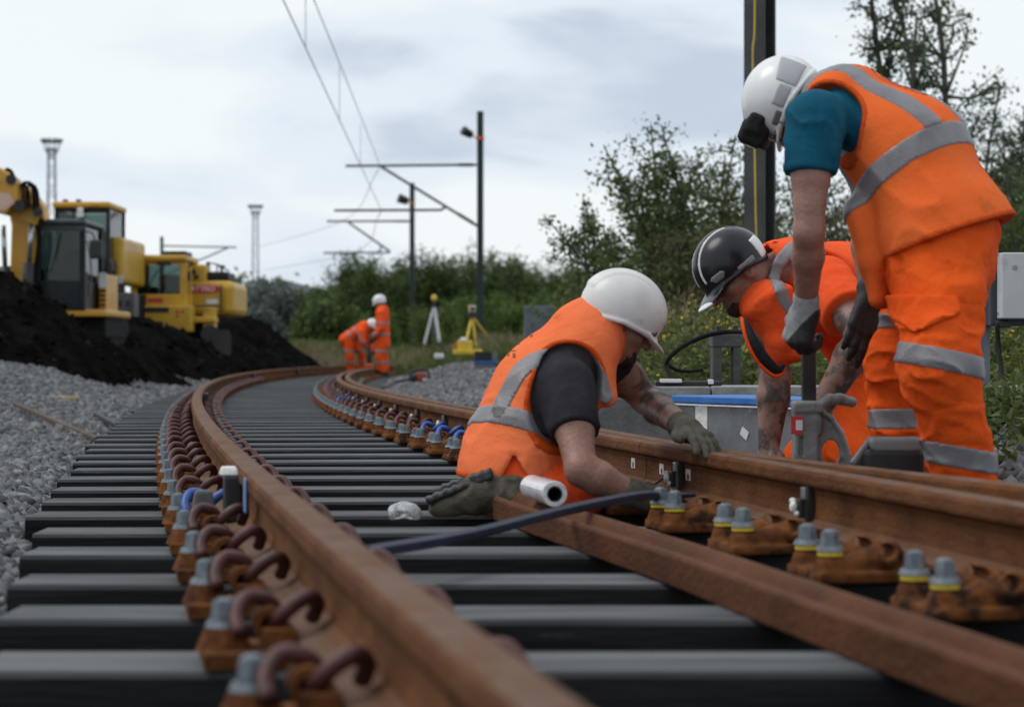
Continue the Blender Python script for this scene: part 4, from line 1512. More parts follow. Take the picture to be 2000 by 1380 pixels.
        d = d + wr(P, 7, .016, 25, [[1.1, 0, .3], [0, 1, 0], [.4, 0, .6]]) + wr(P, 14, .007, 26)
        arm = sd_cone(P, LS - s * .05, LS + (LE - LS) * .5, .112, .125)
        arm = smin(arm, sd_cone(P, LS, LS + s * .3, .11, .13), .03)
        arm2 = sd_cone(P, RS, RE, .075, .075)
        d = smax(smax(d, -arm, .012), -arm2, .01)
        return smax(d, -sd_cone(P, N + t * .01, hc, .090, .085), .01) - off
    vlo, vhi = bounds([N, M, Pc, V(1510, 740, 6.8), V(1440, 610, 6.8)], .3)
    v = cloth('vest', vest0, vlo, vhi, M_orange2, root)

    def band(P, which):
        if which:
            k_ = prism_sd(P, [(1690, 612), (1712, 582), (1735, 600), (1722, 640)], 7.0)
        else:
            k_ = band_sd(P, [(1556, 480), (1532, 505), (1517, 540), (1522, 575), (1540, 605), (1556, 622)], 6.85, .020)
        return np.maximum(np.maximum(vest0(P, .004), k_), P[:, 1] - 7.2)
    cloth('shoulder_band', lambda P: band(P, 0), vlo, vhi, M_reflect, v, .006)
    cloth('reflective_band', lambda P: band(P, 1), vlo, vhi, M_reflect, v, .006)
    # dark lining seen in the open front
    lp = smooth_path([V(1455, 622, 6.80), V(1468, 660, 6.77), V(1490, 700, 6.76), V(1515, 722, 6.77), V(1532, 712, 6.77)], 6)
    MB().tube(lp, [.006 + .016 * math.sin(math.pi * i / (len(lp) - 1)) for i in range(len(lp))], 10).build('vest_lining', M_black, v, smooth=True)
    MB().tube(smooth_path([V(1449, 622, 6.80), V(1458, 662, 6.765), V(1482, 708, 6.75), V(1512, 734, 6.755), V(1534, 726, 6.78)], 6), .0065, 8).build('vest_hem', M_orange2, v, smooth=True)

    def trousers(P):
        d = sd_ecap(P, Pc + t * .02, (LH + RH) / 2, s, .165, .14, .175, .145)
        for a, b, c_ in ((LH, LK, LA), (RH, RK, RA)):
            d = smin(d, sunion(.03, sd_cone(P, a, b, .120, .098), sd_cone(P, b, c_, .09, .07)), .05)
        d = d + wr(P, 7, .022, 29, [[.8, 0, .8], [0, 1, 0], [-.8, 0, 1.2]]) + wr(P, 14, .008, 30)
        return smax(d, .004 - P[:, 2], .008)
    tlo, thi = bounds([Pc, LH, RH, LK, RK, LA, RA], .22)
    tlo[2] = -.03
    cloth('trousers', trousers, tlo, thi, M_trouser, root)
    for an in (LA, RA):
        fnb = boot_fn(np.array([an[0], an[1], .11]), (.5, .3, -.1), (0, 0, 1))
        link('boot', sdf_mesh('boot', fnb, an + (-.25, -.25, -.15), an + (.3, .25, .25), .009), M_bootb, root, smooth=True)
    hm, trim = helmet_parts(root, hc, A, M_helmetb, 'climb')
    trim('white_stripe', lambda q: np.maximum(np.abs(np.abs(q[:, 1]) - .030) - .0035, np.maximum(.03 - q[:, 2], -.06 - q[:, 0])), M_helmetw, .0045)
    trim('reflective_patch', lambda q: np.maximum(np.abs(q[:, 0] + .090) - .022, np.maximum(-.02 - q[:, 2], q[:, 2] - .055)), M_helmetw)
    trim('reflective_patch', lambda q: np.maximum(np.abs(q[:, 0] + .008) - .036, np.abs(q[:, 2] - .004 ) - .010), M_reflect)
    trim('badge', lambda q: np.maximum(np.abs(q[:, 0] - .085) + .6 * np.abs(q[:, 2] - .030) - .022, np.maximum(q[:, 2] - .040, .014 - q[:, 2])), M_reflect)
    pk = hc + A[0] * .150 + A[2] * -.026
    link('peak_trim', sdf_mesh('peak_trim', lambda P: sd_ell((P - pk.astype(np.float32)) @ q32.T, (0, 0, 0), EYE3, (.028, .062, .009)), pk - .1, pk + .1, .004), M_helmetw, hm, smooth=True)
    return root


P1 = worker_kneeling()
P2 = worker_crouching()
P3 = worker_bent()
# ================================================================= soil heaps, machines, masts
def heap(name, label, crest, slope_, m, step=0.16, rough=0.10, seed=0):
    """heap of tipped earth: crest points (x,y,height over ground, flat radius)"""
    C = np.array(crest, float)
    pad = C[:, 2].max() / slope_ + C[:, 3].max() + .8
    x0, x1 = C[:, 0].min() - pad, C[:, 0].max() + pad
    y0, y1 = C[:, 1].min() - pad, C[:, 1].max() + pad
    X, Y = np.meshgrid(np.arange(x0, x1, step), np.arange(y0, y1, step), indexing='ij')
    Z = np.full(X.shape, -9.0)
    D = []
    for i in range(len(C)):
        for k in np.linspace(0, 1, 6)[:-1] if i < len(C) - 1 else (0,):
            c = C[i] * (1 - k) + (C[i + 1] * k if i < len(C) - 1 else 0)
            d = np.sqrt((X - c[0]) ** 2 + (Y - c[1]) ** 2)
            h = c[2] - slope_ * np.sqrt(np.maximum(d - c[3] * .3, 0) ** 2 + .05)
            Z = np.maximum(Z, h)
    P3_ = np.stack([X, Y, X * 0], -1)
    Z = Z + rough * (vnoise(P3_, 1.7, seed) + .6 * vnoise(P3_, 4.3, seed + 1) + .35 * vnoise(P3_, 9.1, seed + 2))
    zz = ground_z(X, Y)
    top = np.where(Z > -.08, zz + np.maximum(Z, -.12), zz - .3)
    vs = np.stack([X, Y, top], -1).reshape(-1, 3)
    nx_, ny_ = X.shape
    a, b = np.meshgrid(np.arange(nx_ - 1), np.arange(ny_ - 1), indexing='ij')
    q_ = (a * ny_ + b).ravel()
    F = np.stack([q_, q_ + ny_, q_ + ny_ + 1, q_ + 1], 1)
    keep = (Z.reshape(-1)[F] > -.15).any(1)
    F = F[keep]
    used = np.unique(F); rm = np.full(len(vs), -1); rm[used] = np.arange(len(used))
    o = link(name, np_mesh(name, vs[used], rm[F]), m, smooth=True)
    tag(o, label, 'soil heap')
    # clods lying on it
    n = int(len(F) * .55)
    pick = RNG.choice(len(F), n)
    pp = vs[F[pick]].mean(1) + RNG.uniform(-.07, .07, (n, 3)) * (1, 1, .2)
    v_, f_ = stones(pp, RNG.uniform(.015, .06, n) * RNG.choice([1, 1, 1.6], n), *OCT)
    cl = link('clods', np_mesh('clods', v_, f_), M_clod, o)
    cl['kind'] = 'stuff'
    return o


M_soil = mat('black_wet_soil', (0.004, 0.0037, 0.0036), (0.0115, 0.0105, 0.010), rough=1.0, scale=3, bump=1.0, bscale=9, spec=0.0)
M_clod = mat('black_soil_clods', (0.004, 0.0037, 0.0036), (0.019, 0.0175, 0.0165), rough=1.0, scale=5, island=.7, spec=0.0)


def cr(px, py, y, r=.3):
    p = V(px, py, y)
    return (p[0], p[1], p[2] - float(ground_z(p[0], p[1])), r)


heap('soil_heap', 'tall black soil heap in front of the black cab of the excavator', [cr(-150, 470, 27), cr(-40, 488, 27.5), cr(20, 520, 28.5), cr(85, 575, 29.5), cr(150, 612, 30.5), cr(205, 632, 31.3), cr(250, 646, 31.8)], .82, M_soil, seed=3)
heap('soil_heap', 'low black soil heap in front of the yellow excavator with the red sign', [cr(170, 628, 36), cr(230, 615, 37), cr(290, 606, 37.5), cr(345, 624, 38.2), cr(392, 656, 39.5), cr(420, 676, 40.5)], .7, M_soil, seed=6)
heap('soil_heap', 'smooth black soil heap beyond the yellow excavator, beside the track', [cr(415, 618, 49), cr(465, 606, 50), cr(500, 612, 51), cr(530, 650, 53)], .62, M_soil, rough=.05, seed=9)

# a few pale stones on the near heap's foot and sticks left on the ballast
M_wood = mat('weathered_wood', (0.045, 0.028, 0.018), (0.10, 0.065, 0.042), rough=.85, scale=20, stretch=(1, .2, 1))
M_dark = mat('dark_steel', (0.012, 0.012, 0.013), (0.03, 0.03, 0.032), rough=.6, scale=12)
M_blk = mat('black_plastic', (0.008, 0.008, 0.009), (0.018, 0.018, 0.02), rough=.5, scale=12)


def on_ground(px, y, up=.03):
    x = (px - 1000) * y / FPX
    return np.array([x, y, float(ground_z(x, y)) + up])


tag(MB().bar(on_ground(30, 17.5, .10), on_ground(190, 12.6, .07), .04, .03).build('wooden_pole', M_wood, bevel=.004), 'brown wooden pole lying on the ballast below the soil heap', 'pole')
tag(MB().bar(on_ground(186, 16.0, .08), on_ground(276, 13.9, .06), .03, .03).build('steel_rod', M_dark, bevel=.003), 'thin black steel rod lying on the ballast beside the wooden pole', 'rod')
tag(MB().box(on_ground(128, 20.5, .07), (.26, .06, .03), np.array(Matrix.Rotation(.3, 3, 'Z'))).build('timber_offcut', mat('pale_timber', (.45, .33, .12), (.58, .45, .2), rough=.8), bevel=.004), 'short pale yellow timber offcut lying at the foot of the heap', 'timber')

# ---------------------------------------------------------------- excavators
M_yel = mat('machine_yellow', (0.48, 0.27, 0.018), (0.60, 0.36, 0.03), rough=.45, scale=2.5, spots=((0.25, 0.14, 0.02), 2.2, .64), coat=.1)
M_yel2 = mat('machine_amber', (0.50, 0.25, 0.02), (0.60, 0.31, 0.03), rough=.45, scale=2.5, spots=((0.24, 0.12, 0.02), 2.2, .62), coat=.1)
M_cabblack = mat('cab_black_paint', (0.005, 0.0055, 0.006), (0.012, 0.013, 0.014), rough=.5, scale=4, spec=.3)
M_cabgrey = mat('cab_dark_grey_paint', (0.03, 0.036, 0.042), (0.06, 0.07, 0.08), rough=.45, scale=4)
M_red = mat('red_paint', (0.42, 0.02, 0.025), (0.5, 0.03, 0.035), rough=.5)
M_white = mat('white_paint', (0.6, 0.6, 0.6), (0.72, 0.72, 0.72), rough=.5)
M_seat = mat('seat_grey_cloth', (0.03, 0.04, 0.06), (0.06, 0.075, 0.1), rough=.9)
M_rubber = mat('black_rubber', (0.004, 0.004, 0.004), (0.010, 0.010, 0.010), rough=.8, spec=.2)


def glass_mat():
    m = bpy.data.materials.new('cab_glass')
    m.use_nodes = True
    nt = m.node_tree
    o = nt.nodes['Material Output']
    nt.nodes.remove(nt.nodes['Principled BSDF'])
    tr = nt.nodes.new('ShaderNodeBsdfTransparent'); tr.inputs[0].default_value = (.50, .58, .57, 1)
    gl = nt.nodes.new('ShaderNodeBsdfGlossy'); gl.inputs['Roughness'].default_value = .04
    fr = nt.nodes.new('ShaderNodeFresnel'); fr.inputs[0].default_value = 1.5
    mx = nt.nodes.new('ShaderNodeMixShader')
    nt.links.new(fr.outputs[0], mx.inputs[0]); nt.links.new(tr.outputs[0], mx.inputs[1]); nt.links.new(gl.outputs[0], mx.inputs[2])
    nt.links.new(mx.outputs[0], o.inputs[0])
    return m


M_glass = glass_mat()


def PB(x0, x1, y0, y1, Y, dep, mb=None, taper=1.0):
    """box whose front face covers these pixels at distance Y and which goes back dep metres"""
    a, b = V(x0, y1, Y), V(x1, y0, Y)
    c = (a + b) / 2 + np.array([0, dep / 2, 0])
    return (mb or MB()).box(c, (b[0] - a[0], dep, b[2] - a[2]), None, taper)


def text_mesh(s, size, loc, m, parent, name='lettering', rot=(math.radians(90), 0, 0), ext=.002):
    cu = bpy.data.curves.new('t', 'FONT')
    cu.body = s; cu.size = size; cu.align_x = 'CENTER'; cu.align_y = 'CENTER'; cu.extrude = ext
    cu.offset = size * .02
    o = bpy.data.objects.new('t', cu)
    COL.objects.link(o)
    bpy.context.view_layer.update()
    me = bpy.data.meshes.new_from_object(o.evaluated_get(bpy.context.evaluated_depsgraph_get()))
    bpy.data.objects.remove(o)
    R = Matrix.Translation(Vector(loc)) @ Matrix.Rotation(rot[2], 4, 'Z') @ Matrix.Rotation(rot[0], 4, 'X')
    me.transform(R)
    me.materials.clear()
    return link(name, me, m, parent)


def cab(root, x0, x1, y0, y1, Y, dep, mf, roofm, sill=None, post=7, rearwin=True, glass_to=None):
    """machine cab: corner posts, roof, floor box, panes all round"""
    f = MB()
    w = post
    gy = glass_to or y1 - (y1 - y0) * .05
    sc = Y / FPX
    for px in (x0, x1 - w):
        for yy, wd in ((Y, .09), (Y + dep - .09, .09)):
            a = V(px, y1, Y); b = V(px + w, y0 + 8, Y)
            f.box(((a[0] + b[0]) / 2, yy + wd / 2, (a[2] + b[2]) / 2), (b[0] - a[0], wd, b[2] - a[2]))
    a = V(x0, gy, Y); b = V(x1, y1, Y)
    f.box(((a[0] + b[0]) / 2, Y + dep / 2, (a[2] + b[2]) / 2), (b[0] - a[0] - .004, dep - .004, a[2] - b[2]))
    f.box(((a[0] + b[0]) / 2, Y + .04, V(0, y0 + 14, Y)[2]), (b[0] - a[0] - .01, .075, .10))
    f.build('cab_frame', mf, root, bevel=.02)
    r = MB()
    a = V(x0 - 1, y0 + 12, Y); b = V(x1 + 1, y0, Y)
    r.box(((a[0] + b[0]) / 2, Y + dep / 2 - .03, (a[2] + b[2]) / 2), (b[0] - a[0] + .03, dep + .1, b[2] - a[2]))
    r.build('cab_roof', roofm, root, bevel=.04)
    a = V(x0 + w, gy, Y); b = V(x1 - w, y0 + 14, Y)
    gw = b[0] - a[0] + .02; gh = b[2] - a[2]; gcx, gcz = (a[0] + b[0]) / 2, (a[2] + b[2]) / 2
    MB().box((gcx, Y + .035, gcz), (gw, .008, gh)).build('windscreen', M_glass, root)
    if rearwin:
        MB().box((gcx, Y + dep - .05, gcz), (gw, .008, gh)).build('rear_window', M_glass, root)
    for px in (x0 + w / 2, x1 - w / 2):
        MB().box((V(px, 0, Y)[0], Y + dep / 2, gcz), (.008, dep - .18, gh)).build('side_window', M_glass, root)
    # seat and driver's console
    MB().box((gcx + .08, Y + dep * .62, gcz - gh * .22), (.42, .16, gh * .75)).build('seat', M_seat, root, bevel=.05)
    MB().box((gcx - .2, Y + dep * .35, gcz - gh * .4), (.2, .3, gh * .3)).build('console', M_cabblack, root, bevel=.03)
    return gcx, gcz, gw, gh


def tracks(root, cx, cy, gz_, wid=1.9):
    for sx in (-1, 1):
        t = MB()
        poly = []
        for k in range(8):
            an = math.pi / 2 + math.pi * k / 7
            poly.append((-1.25 + .33 * math.cos(an), .36 + .33 * math.sin(an)))
        for k in range(8):
            an = -math.pi / 2 + math.pi * k / 7
            poly.append((1.25 + .33 * math.cos(an), .36 + .33 * math.sin(an)))
        a = np.array([cx + sx * wid / 2 - .22, cy, gz_]); b = a + np.array([.44, 0, 0])
        vs = [(c[0], cy + p[0], gz_ + p[1]) for c in (a, b) for p in poly]
        n = len(poly)
        t.add(vs, [(i, (i + 1) % n, n + (i + 1) % n, n + i) for i in range(n)] + [tuple(range(n - 1, -1, -1)), tuple(range(n, 2 * n))])
        t.build('track', M_rubber, root)


# machine one: black cab, amber boom rising out of the picture
Y1 = 33.0
p = V(120, 690, Y1)
ex1 = empty('excavator', (p[0], Y1 + 1.2, float(ground_z(p[0], Y1))), 'amber excavator with a black-framed cab and raised boom behind the tall soil heap', 'excavator')
cab(ex1, 68, 166, 428, 606, Y1, 1.5, M_cabblack, M_cabgrey, glass_to=548, rearwin=True, post=11)
PB(78, 155, 552, 598, Y1 - .012, .01).build('lower_windscreen', mat('dark_glass', (.012, .016, .018), (.02, .024, .026), rough=.25, spec=.2), ex1)
PB(174, 198, 468, 505, Y1 - .25, .10).build('mirror', M_blk, ex1, bevel=.03)
MB().tube(smooth_path([V(168, 452, Y1), V(180, 455, Y1 - .2), V(186, 470, Y1 - .2)], 4), .012, 6).build('mirror_arm', M_blk, ex1)
PB(70, 163, 436, 450, Y1 - .03, .04).build('sun_visor', M_cabgrey, ex1, bevel=.01)
PB(192, 208, 535, 612, Y1 + .9, 1.0).build('side_panel', M_yel2, ex1, bevel=.03)
for k in range(5):
    PB(194, 206, 566 + k * 9, 570 + k * 9, Y1 + .888, .01).build('vent_slot', M_cabblack, ex1)
PB(193, 208, 532, 562, Y1 + .885, .012).build('white_decal', M_white, ex1)
PB(-20, 206, 604, 618, Y1 + .02, 2.2).build('deck', M_yel2, ex1, bevel=.03)
PB(-160, 60, 520, 604, Y1 + 1.0, 2.0).build('engine_cover', M_yel2, ex1, bevel=.08)
PB(-20, 206, 619, 660, Y1 + .3, 1.6).build('undercarriage', M_rubber, ex1, bevel=.03)
tracks(ex1, p[0] - .8, Y1 + 2.0, float(ground_z(p[0], Y1)), 2.0)


def plate(pts, Y, dep):
    """flat-sided boom section drawn as an outline and given its real thickness"""
    fr = [V(a, b, Y) for a, b in pts]
    n = len(fr)
    return MB().add(fr + [q + np.array([0, dep, 0]) for q in fr],
                    [tuple(range(n)), tuple(range(2 * n - 1, n - 1, -1))] + [(i, n + i, n + (i + 1) % n, (i + 1) % n) for i in range(n)])


plate([(-60, 300), (0, 328), (30, 348), (33, 392), (10, 420), (-60, 400)], Y1 - .9, .42).build('dipper_link', M_yel2, ex1, bevel=.03)
plate([(8, 372), (34, 352), (60, 372), (84, 402), (88, 432), (72, 424), (62, 560), (36, 600), (18, 560), (22, 440)], Y1 - .2, .40).build('boom', M_yel2, ex1, bevel=.03)
for (a, b) in (((6, 440), (14, 600)), ((62, 425), (52, 600))):
    rod = MB().cyl(V(a[0], a[1], Y1 - .45), V((a[0] + b[0]) / 2, (a[1] + b[1]) / 2, Y1 - .45), .04, n=12)
    rod.build('cylinder_rod', mat('chrome_rod', (.35, .36, .38), rough=.25, metal=.9), ex1, smooth=True)
    MB().cyl(V((a[0] + b[0]) / 2, (a[1] + b[1]) / 2, Y1 - .45), V(b[0], b[1], Y1 - .45), .085, n=14).build('hydraulic_cylinder', M_blk, ex1, smooth=True)
for i, (x0, x1, y0, ht) in enumerate(((6, 24, 372, 42), (10, 28, 380, 48), (34, 56, 395, 34), (38, 64, 398, 42), (44, 68, 402, 46), (50, 74, 408, 48))):
    MB().tube(smooth_path([V(x0, y0, Y1 - .6), V(x0 + 3, y0 - ht * .8, Y1 - .62), V((x0 + x1) / 2, y0 - ht, Y1 - .64), V(x1 - 1, y0 - ht * .7, Y1 - .62), V(x1 + 2, y0 + 12, Y1 - .6)], 5), .022, 6).build('hydraulic_hose', M_rubber, ex1, smooth=True)
plate([(-20, 372), (18, 378), (30, 396), (8, 412), (-20, 408)], Y1 - .915, .012).build('pale_decal', mat('faded_pink_decal', (.52, .33, .24), (.60, .42, .33), rough=.6), ex1)
for q, rr in (((38, 402), .09), ((74, 414), .07), ((22, 350), .08)):
    MB().cyl(V(*q, Y1 - .96), V(*q, Y1 - .18), rr, n=16).build('pivot_pin', M_dark, ex1, smooth=False)
plate([(34, 402), (60, 392), (78, 412), (70, 440), (40, 432)], Y1 - .55, .1).build('link_plate', M_yel, ex1, bevel=.02)
for k in range(3):
    MB().tube(smooth_path([V(66 + 3 * k, 414, Y1 - .3), V(74 + 3 * k, 470, Y1 - .34), V(66 + 2 * k, 540, Y1 - .3), V(60, 610, Y1 - .2)], 5), .02, 6).build('hydraulic_hose', M_rubber, ex1, smooth=True)
MB().tube(smooth_path([V(170, 470, Y1 + .3), V(178, 520, Y1 + .3), V(176, 570, Y1 + .3), V(168, 600, Y1 + .3)], 5), .014, 6).build('grab_rail', mat('pale_green_hose', (.10, .16, .13), (.14, .2, .17), rough=.5), ex1, smooth=True)
MB().bar(V(118, 455, Y1 - .02), V(98, 530, Y1 - .02), .014, .014).build('wiper', M_blk, ex1)
MB().cyl(V(78, 428, Y1 + .2), V(78, 420, Y1 + .2), .05, n=10).build('beacon', M_yel2, ex1)
for px in (72, 160):
    PB(px - 5, px + 5, 424, 431, Y1 - .06, .08).build('work_lamp', M_blk, ex1, bevel=.01)

# machine two: yellow roofed cab standing behind it
Y2 = 39.0
p = V(190, 690, Y2)
ex2 = empty('excavator', (p[0], Y2 + 1.2, float(ground_z(p[0], Y2))), 'yellow excavator whose taller cab with a yellow roof shows over the black cab', 'excavator')
cab(ex2, 106, 214, 394, 590, Y2, 1.6, M_cabblack, M_yel2, glass_to=515)
PB(186, 216, 500, 540, Y2 - .02, 1.4).build('door_panel', M_cabblack, ex2, bevel=.12)
PB(150, 162, 405, 425, Y2 - .2, .06).build('mirror', M_white, ex2, bevel=.02)
for px in (122, 148):
    PB(px, px + 9, 389, 395, Y2 + .1, .12).build('roof_lamp', M_blk, ex2, bevel=.01)
PB(205, 241, 462, 553, Y2 + .6, 2.4).build('engine_cover', M_yel, ex2, bevel=.08)
PB(206, 240, 538, 553, Y2 + .585, .01).build('white_decal', M_white, ex2)
PB(212, 225, 452, 464, Y2 + 1.0, .25).build('exhaust', M_blk, ex2, bevel=.03)
PB(-20, 250, 570, 620, Y2 + .8, 2.0).build('undercarriage', M_rubber, ex2, bevel=.03)
PB(222, 262, 572, 628, Y2 - .4, .5).build('step_box', mat('grey_steel_box', (.05, .05, .055), (.09, .09, .1), rough=.6), ex2, bevel=.02)
for (a, b) in ((228, 586), (245, 586), (229, 606), (246, 606)):
    PB(a, a + 10, b, b + 12, Y2 - .42, .015).build('step_hole', M_blk, ex2)
tracks(ex2, p[0] - .4, Y2 + 1.8, float(ground_z(p[0], Y2)), 1.9)

# machine three: all yellow, red oval sign on its side
Y3 = 42.0
p = V(340, 690, Y3)
ex3 = empty('excavator', (p[0], Y3 + 1.2, float(ground_z(p[0], Y3))), 'all-yellow excavator with a red oval sign on its engine cover', 'excavator')
cab(ex3, 254, 364, 498, 600, Y3, 1.5, M_yel, M_yel, post=13, glass_to=574)
PB(262, 352, 507, 513, Y3 - .012, .02).build('screen_surround', M_yel, ex3)
MB().tube(smooth_path([V(288, 574, Y3 - .03), V(300, 540, Y3 - .03), V(322, 515, Y3 - .03)], 5), .012, 6).build('wiper', M_blk, ex3)
PB(306, 334, 511, 518, Y3 - .06, .05).build('work_lamp', M_blk, ex3, bevel=.01)
PB(318, 364, 490, 498, Y3 + .4, .8).build('roof_rack', M_blk, ex3, bevel=.02)
PB(262, 372, 596, 648, Y3 - .35, .6).build('front_plate', M_yel, ex3, bevel=.03)
PB(288, 318, 582, 590, Y3 - .012, .02).build('red_decal', M_red, ex3)
PB(272, 330, 600, 610, Y3 - .362, .012).build('black_marking', M_blk, ex3)
PB(266, 284, 624, 629, Y3 - .40, .04).build('tail_lamp', M_red, ex3)
PB(352, 457, 548, 616, Y3 + .9, 2.2).build('engine_cover', M_yel, ex3, bevel=.12)
PB(432, 458, 552, 614, Y3 + .86, 1.8).build('counterweight', M_yel, ex3, bevel=.10)
PB(366, 402, 516, 552, Y3 + 1.0, .7).build('boom_foot', M_yel, ex3, bevel=.05)
for q in ((378, 530), (384, 540)):
    MB().cyl(V(*q, Y3 + .99), V(*q, Y3 + .95), .05, n=12).build('pivot_pin', M_dark, ex3, smooth=True)
PB(402, 446, 530, 550, Y3 + 1.2, 1.2).build('engine_deck', M_cabblack, ex3, bevel=.06)
MB().cyl(V(407, 532, Y3 + 1.6), V(407, 514, Y3 + 1.6), .035, n=10).build('exhaust', mat('green_steel', (.02, .07, .06), (.03, .09, .075), rough=.5), ex3)
MB().cyl(V(433, 538, Y3 + 1.6), V(433, 522, Y3 + 1.6), .03, n=10).box(V(433, 520, Y3 + 1.6), (.12, .1, .05)).build('breather', MATS['green_steel'], ex3)
oval = MB()
oc = V(390, 564, Y3 + .885)
ov = [(oc[0] + .40 * math.copysign(abs(math.cos(t)) ** .6, math.cos(t)), oc[1], oc[2] + .085 * math.copysign(abs(math.sin(t)) ** .6, math.sin(t))) for t in np.linspace(0, 2 * math.pi, 41)[:-1]]
oval.add([tuple(v) for v in ov] + [(v[0], v[1] + .01, v[2]) for v in ov], [tuple(range(40)), tuple(range(79, 39, -1))] + [(i, 40 + i, 40 + (i + 1) % 40, (i + 1) % 40) for i in range(40)])
sg = oval.build('sign', M_red, ex3)
text_mesh('QATTRO', .15, oc + (.0, -.004, 0), mat('pale_pink_lettering', (.72, .55, .5), (.8, .65, .6), rough=.6), sg)
PB(402, 426, 584, 594, Y3 + .885, .01).build('white_decal', M_white, ex3)
PB(396, 420, 600, 652, Y3 + .2, .3).build('rail_wheel_leg', M_yel, ex3, bevel=.03)
PB(366, 420, 618, 630, Y3 + .1, .5).build('undercarriage', M_yel, ex3, bevel=.03)
MB().cyl(V(410, 652, Y3 + .1), V(410, 652, Y3 + .3), .18, n=18).build('rail_wheel', M_dark, ex3, smooth=False)
PB(262, 400, 631, 672, Y3 + .4, 1.4).build('track_frame', M_rubber, ex3, bevel=.03)
for q in ((404, 512), (424, 516), (446, 528)):
    MB().cyl(V(*q, Y3 + 1.3), V(q[0], q[1] + 24, Y3 + 1.3), .016, n=6).build('handrail_post', M_dark, ex3)
MB().tube([V(404, 512, Y3 + 1.3), V(424, 516, Y3 + 1.3), V(446, 528, Y3 + 1.3)], .016, 6).build('handrail', M_dark, ex3)
PB(364, 374, 520, 600, Y3 + .25, .05).build('door_edge', M_yel, ex3, bevel=.01)
PB(430, 433, 556, 612, Y3 + .855, .01).build('panel_gap', M_blk, ex3)
PB(360, 430, 596, 598.5, Y3 + .892, .01).build('panel_gap', M_blk, ex3)
PB(366, 372, 530, 548, Y3 - .2, .05).build('mirror', M_blk, ex3, bevel=.01)
for q in ((344, 606), (354, 606), (344, 614)):
    PB(q[0], q[0] + 5, q[1], q[1] + 5, Y3 - .362, .012).build('red_decal', M_red, ex3)
tracks(ex3, p[0] - .25, Y3 + 2.3, float(ground_z(p[0], Y3)), 1.3)

# ---------------------------------------------------------------- masts and overhead line
M_green = mat('dark_green_paint', (0.010, 0.030, 0.028), (0.018, 0.045, 0.042), rough=.5, scale=3)
M_mast = mat('dark_grey_mast', (0.022, 0.022, 0.024), (0.045, 0.045, 0.048), rough=.55, scale=3, bump=.2, bscale=30)
M_cable = mat('yellow_cable', (.50, .34, .03), (.62, .44, .05), rough=.5)
M_wire = mat('copper_wire', (0.05, 0.05, 0.05), (0.08, 0.075, 0.07), rough=.5)
M_orgp = mat('orange_strap', (.75, .12, .02), (.85, .16, .03), rough=.6)
YN = 18.0
b0 = V(1484, 690, YN); gz0 = float(ground_z(b0[0], YN))
ms = empty('catenary_mast', (b0[0], YN, gz0), 'thick dark mast with a yellow cable behind the bent worker', 'mast')
R_ = np.array(Matrix.Rotation(math.radians(-38), 3, 'Z'))
hb = MB()
for off in ((0, -.085, .026), (0, .085, .026)):
    hb.box((b0[0], YN, gz0 + 4.5) + R_ @ np.array([off[0], off[1], 0]), (.20, off[2], 9.0), R_)
hb.box((b0[0], YN, gz0 + 4.5), (.022, .143, 8.99), R_)
hb.build('column', M_mast, ms, bevel=.004)
MB().box((b0[0], YN, gz0 + .015), (.42, .42, .03), R_).build('base_plate', M_mast, ms)
tag(MB().tube(smooth_path([V(1473, -250, YN - .16), V(1474, 40, YN - .16), V(1470, 110, YN - .17), V(1474, 300, YN - .16), V(1476, 420, YN - .17), V(1479, 505, YN - .17), V(1486, 640, YN - .16)], 6), .008, 6).build('yellow_cable', M_cable, smooth=True),
    'yellow cable running down the thick dark mast', 'cable')


def mast(px, top, Y, label, arms, lamp, w=.21):
    b = V(px, 690, Y); gzz = float(ground_z(b[0], Y))
    zt = V(0, top, Y)[2]
    m = empty('catenary_mast', (b[0], Y, gzz), label, 'mast', None)
    hb = MB()
    hb.box((b[0] - w * .46, Y, (gzz + zt) / 2), (.02, w, zt - gzz)).box((b[0] + w * .46, Y, (gzz + zt) / 2), (.02, w, zt - gzz)).box((b[0], Y, (gzz + zt) / 2), (w * .91, .03, zt - gzz - .01))
    hb.build('column', M_green, m)
    for (x0, y0, x1, y1, r) in arms:
        MB().cyl(V(x0, y0, Y), V(x1, y1, Y), r, n=8).build('arm', M_green, m, smooth=True)
    for (x0, y0, x1, y1) in lamp[2]:
        t = MB()
        a, b_ = V(x0, y0, Y), V(x1, y1, Y)
        for k in range(6):
            c = a + (b_ - a) * (k + .5) / 6
            t.cyl(c - (b_ - a) / 16, c + (b_ - a) / 16, .075, .05, 10)
        t.build('insulator', M_green, m, smooth=True)
    lx, ly, _ = lamp
    s_ = Y / 70.0
    lc = V(lx, ly, Y)
    lm = MB().cyl(lc + (-.17 * s_, -.1, .10), lc + (.12 * s_, .05, -.05), .16 * s_, .12 * s_, 12).build('flood_lamp', M_blk, m, smooth=False)
    MB().bar(lc + (.12 * s_, 0, -.06), (b[0] - .08, Y, lc[2] - .16), .05, .05).build('lamp_bracket', M_orgp, m)
    MB().box((b[0], Y, lc[2] - .16), (w + .05, w + .06, .09)).build('strap', M_orgp, m)
    return m


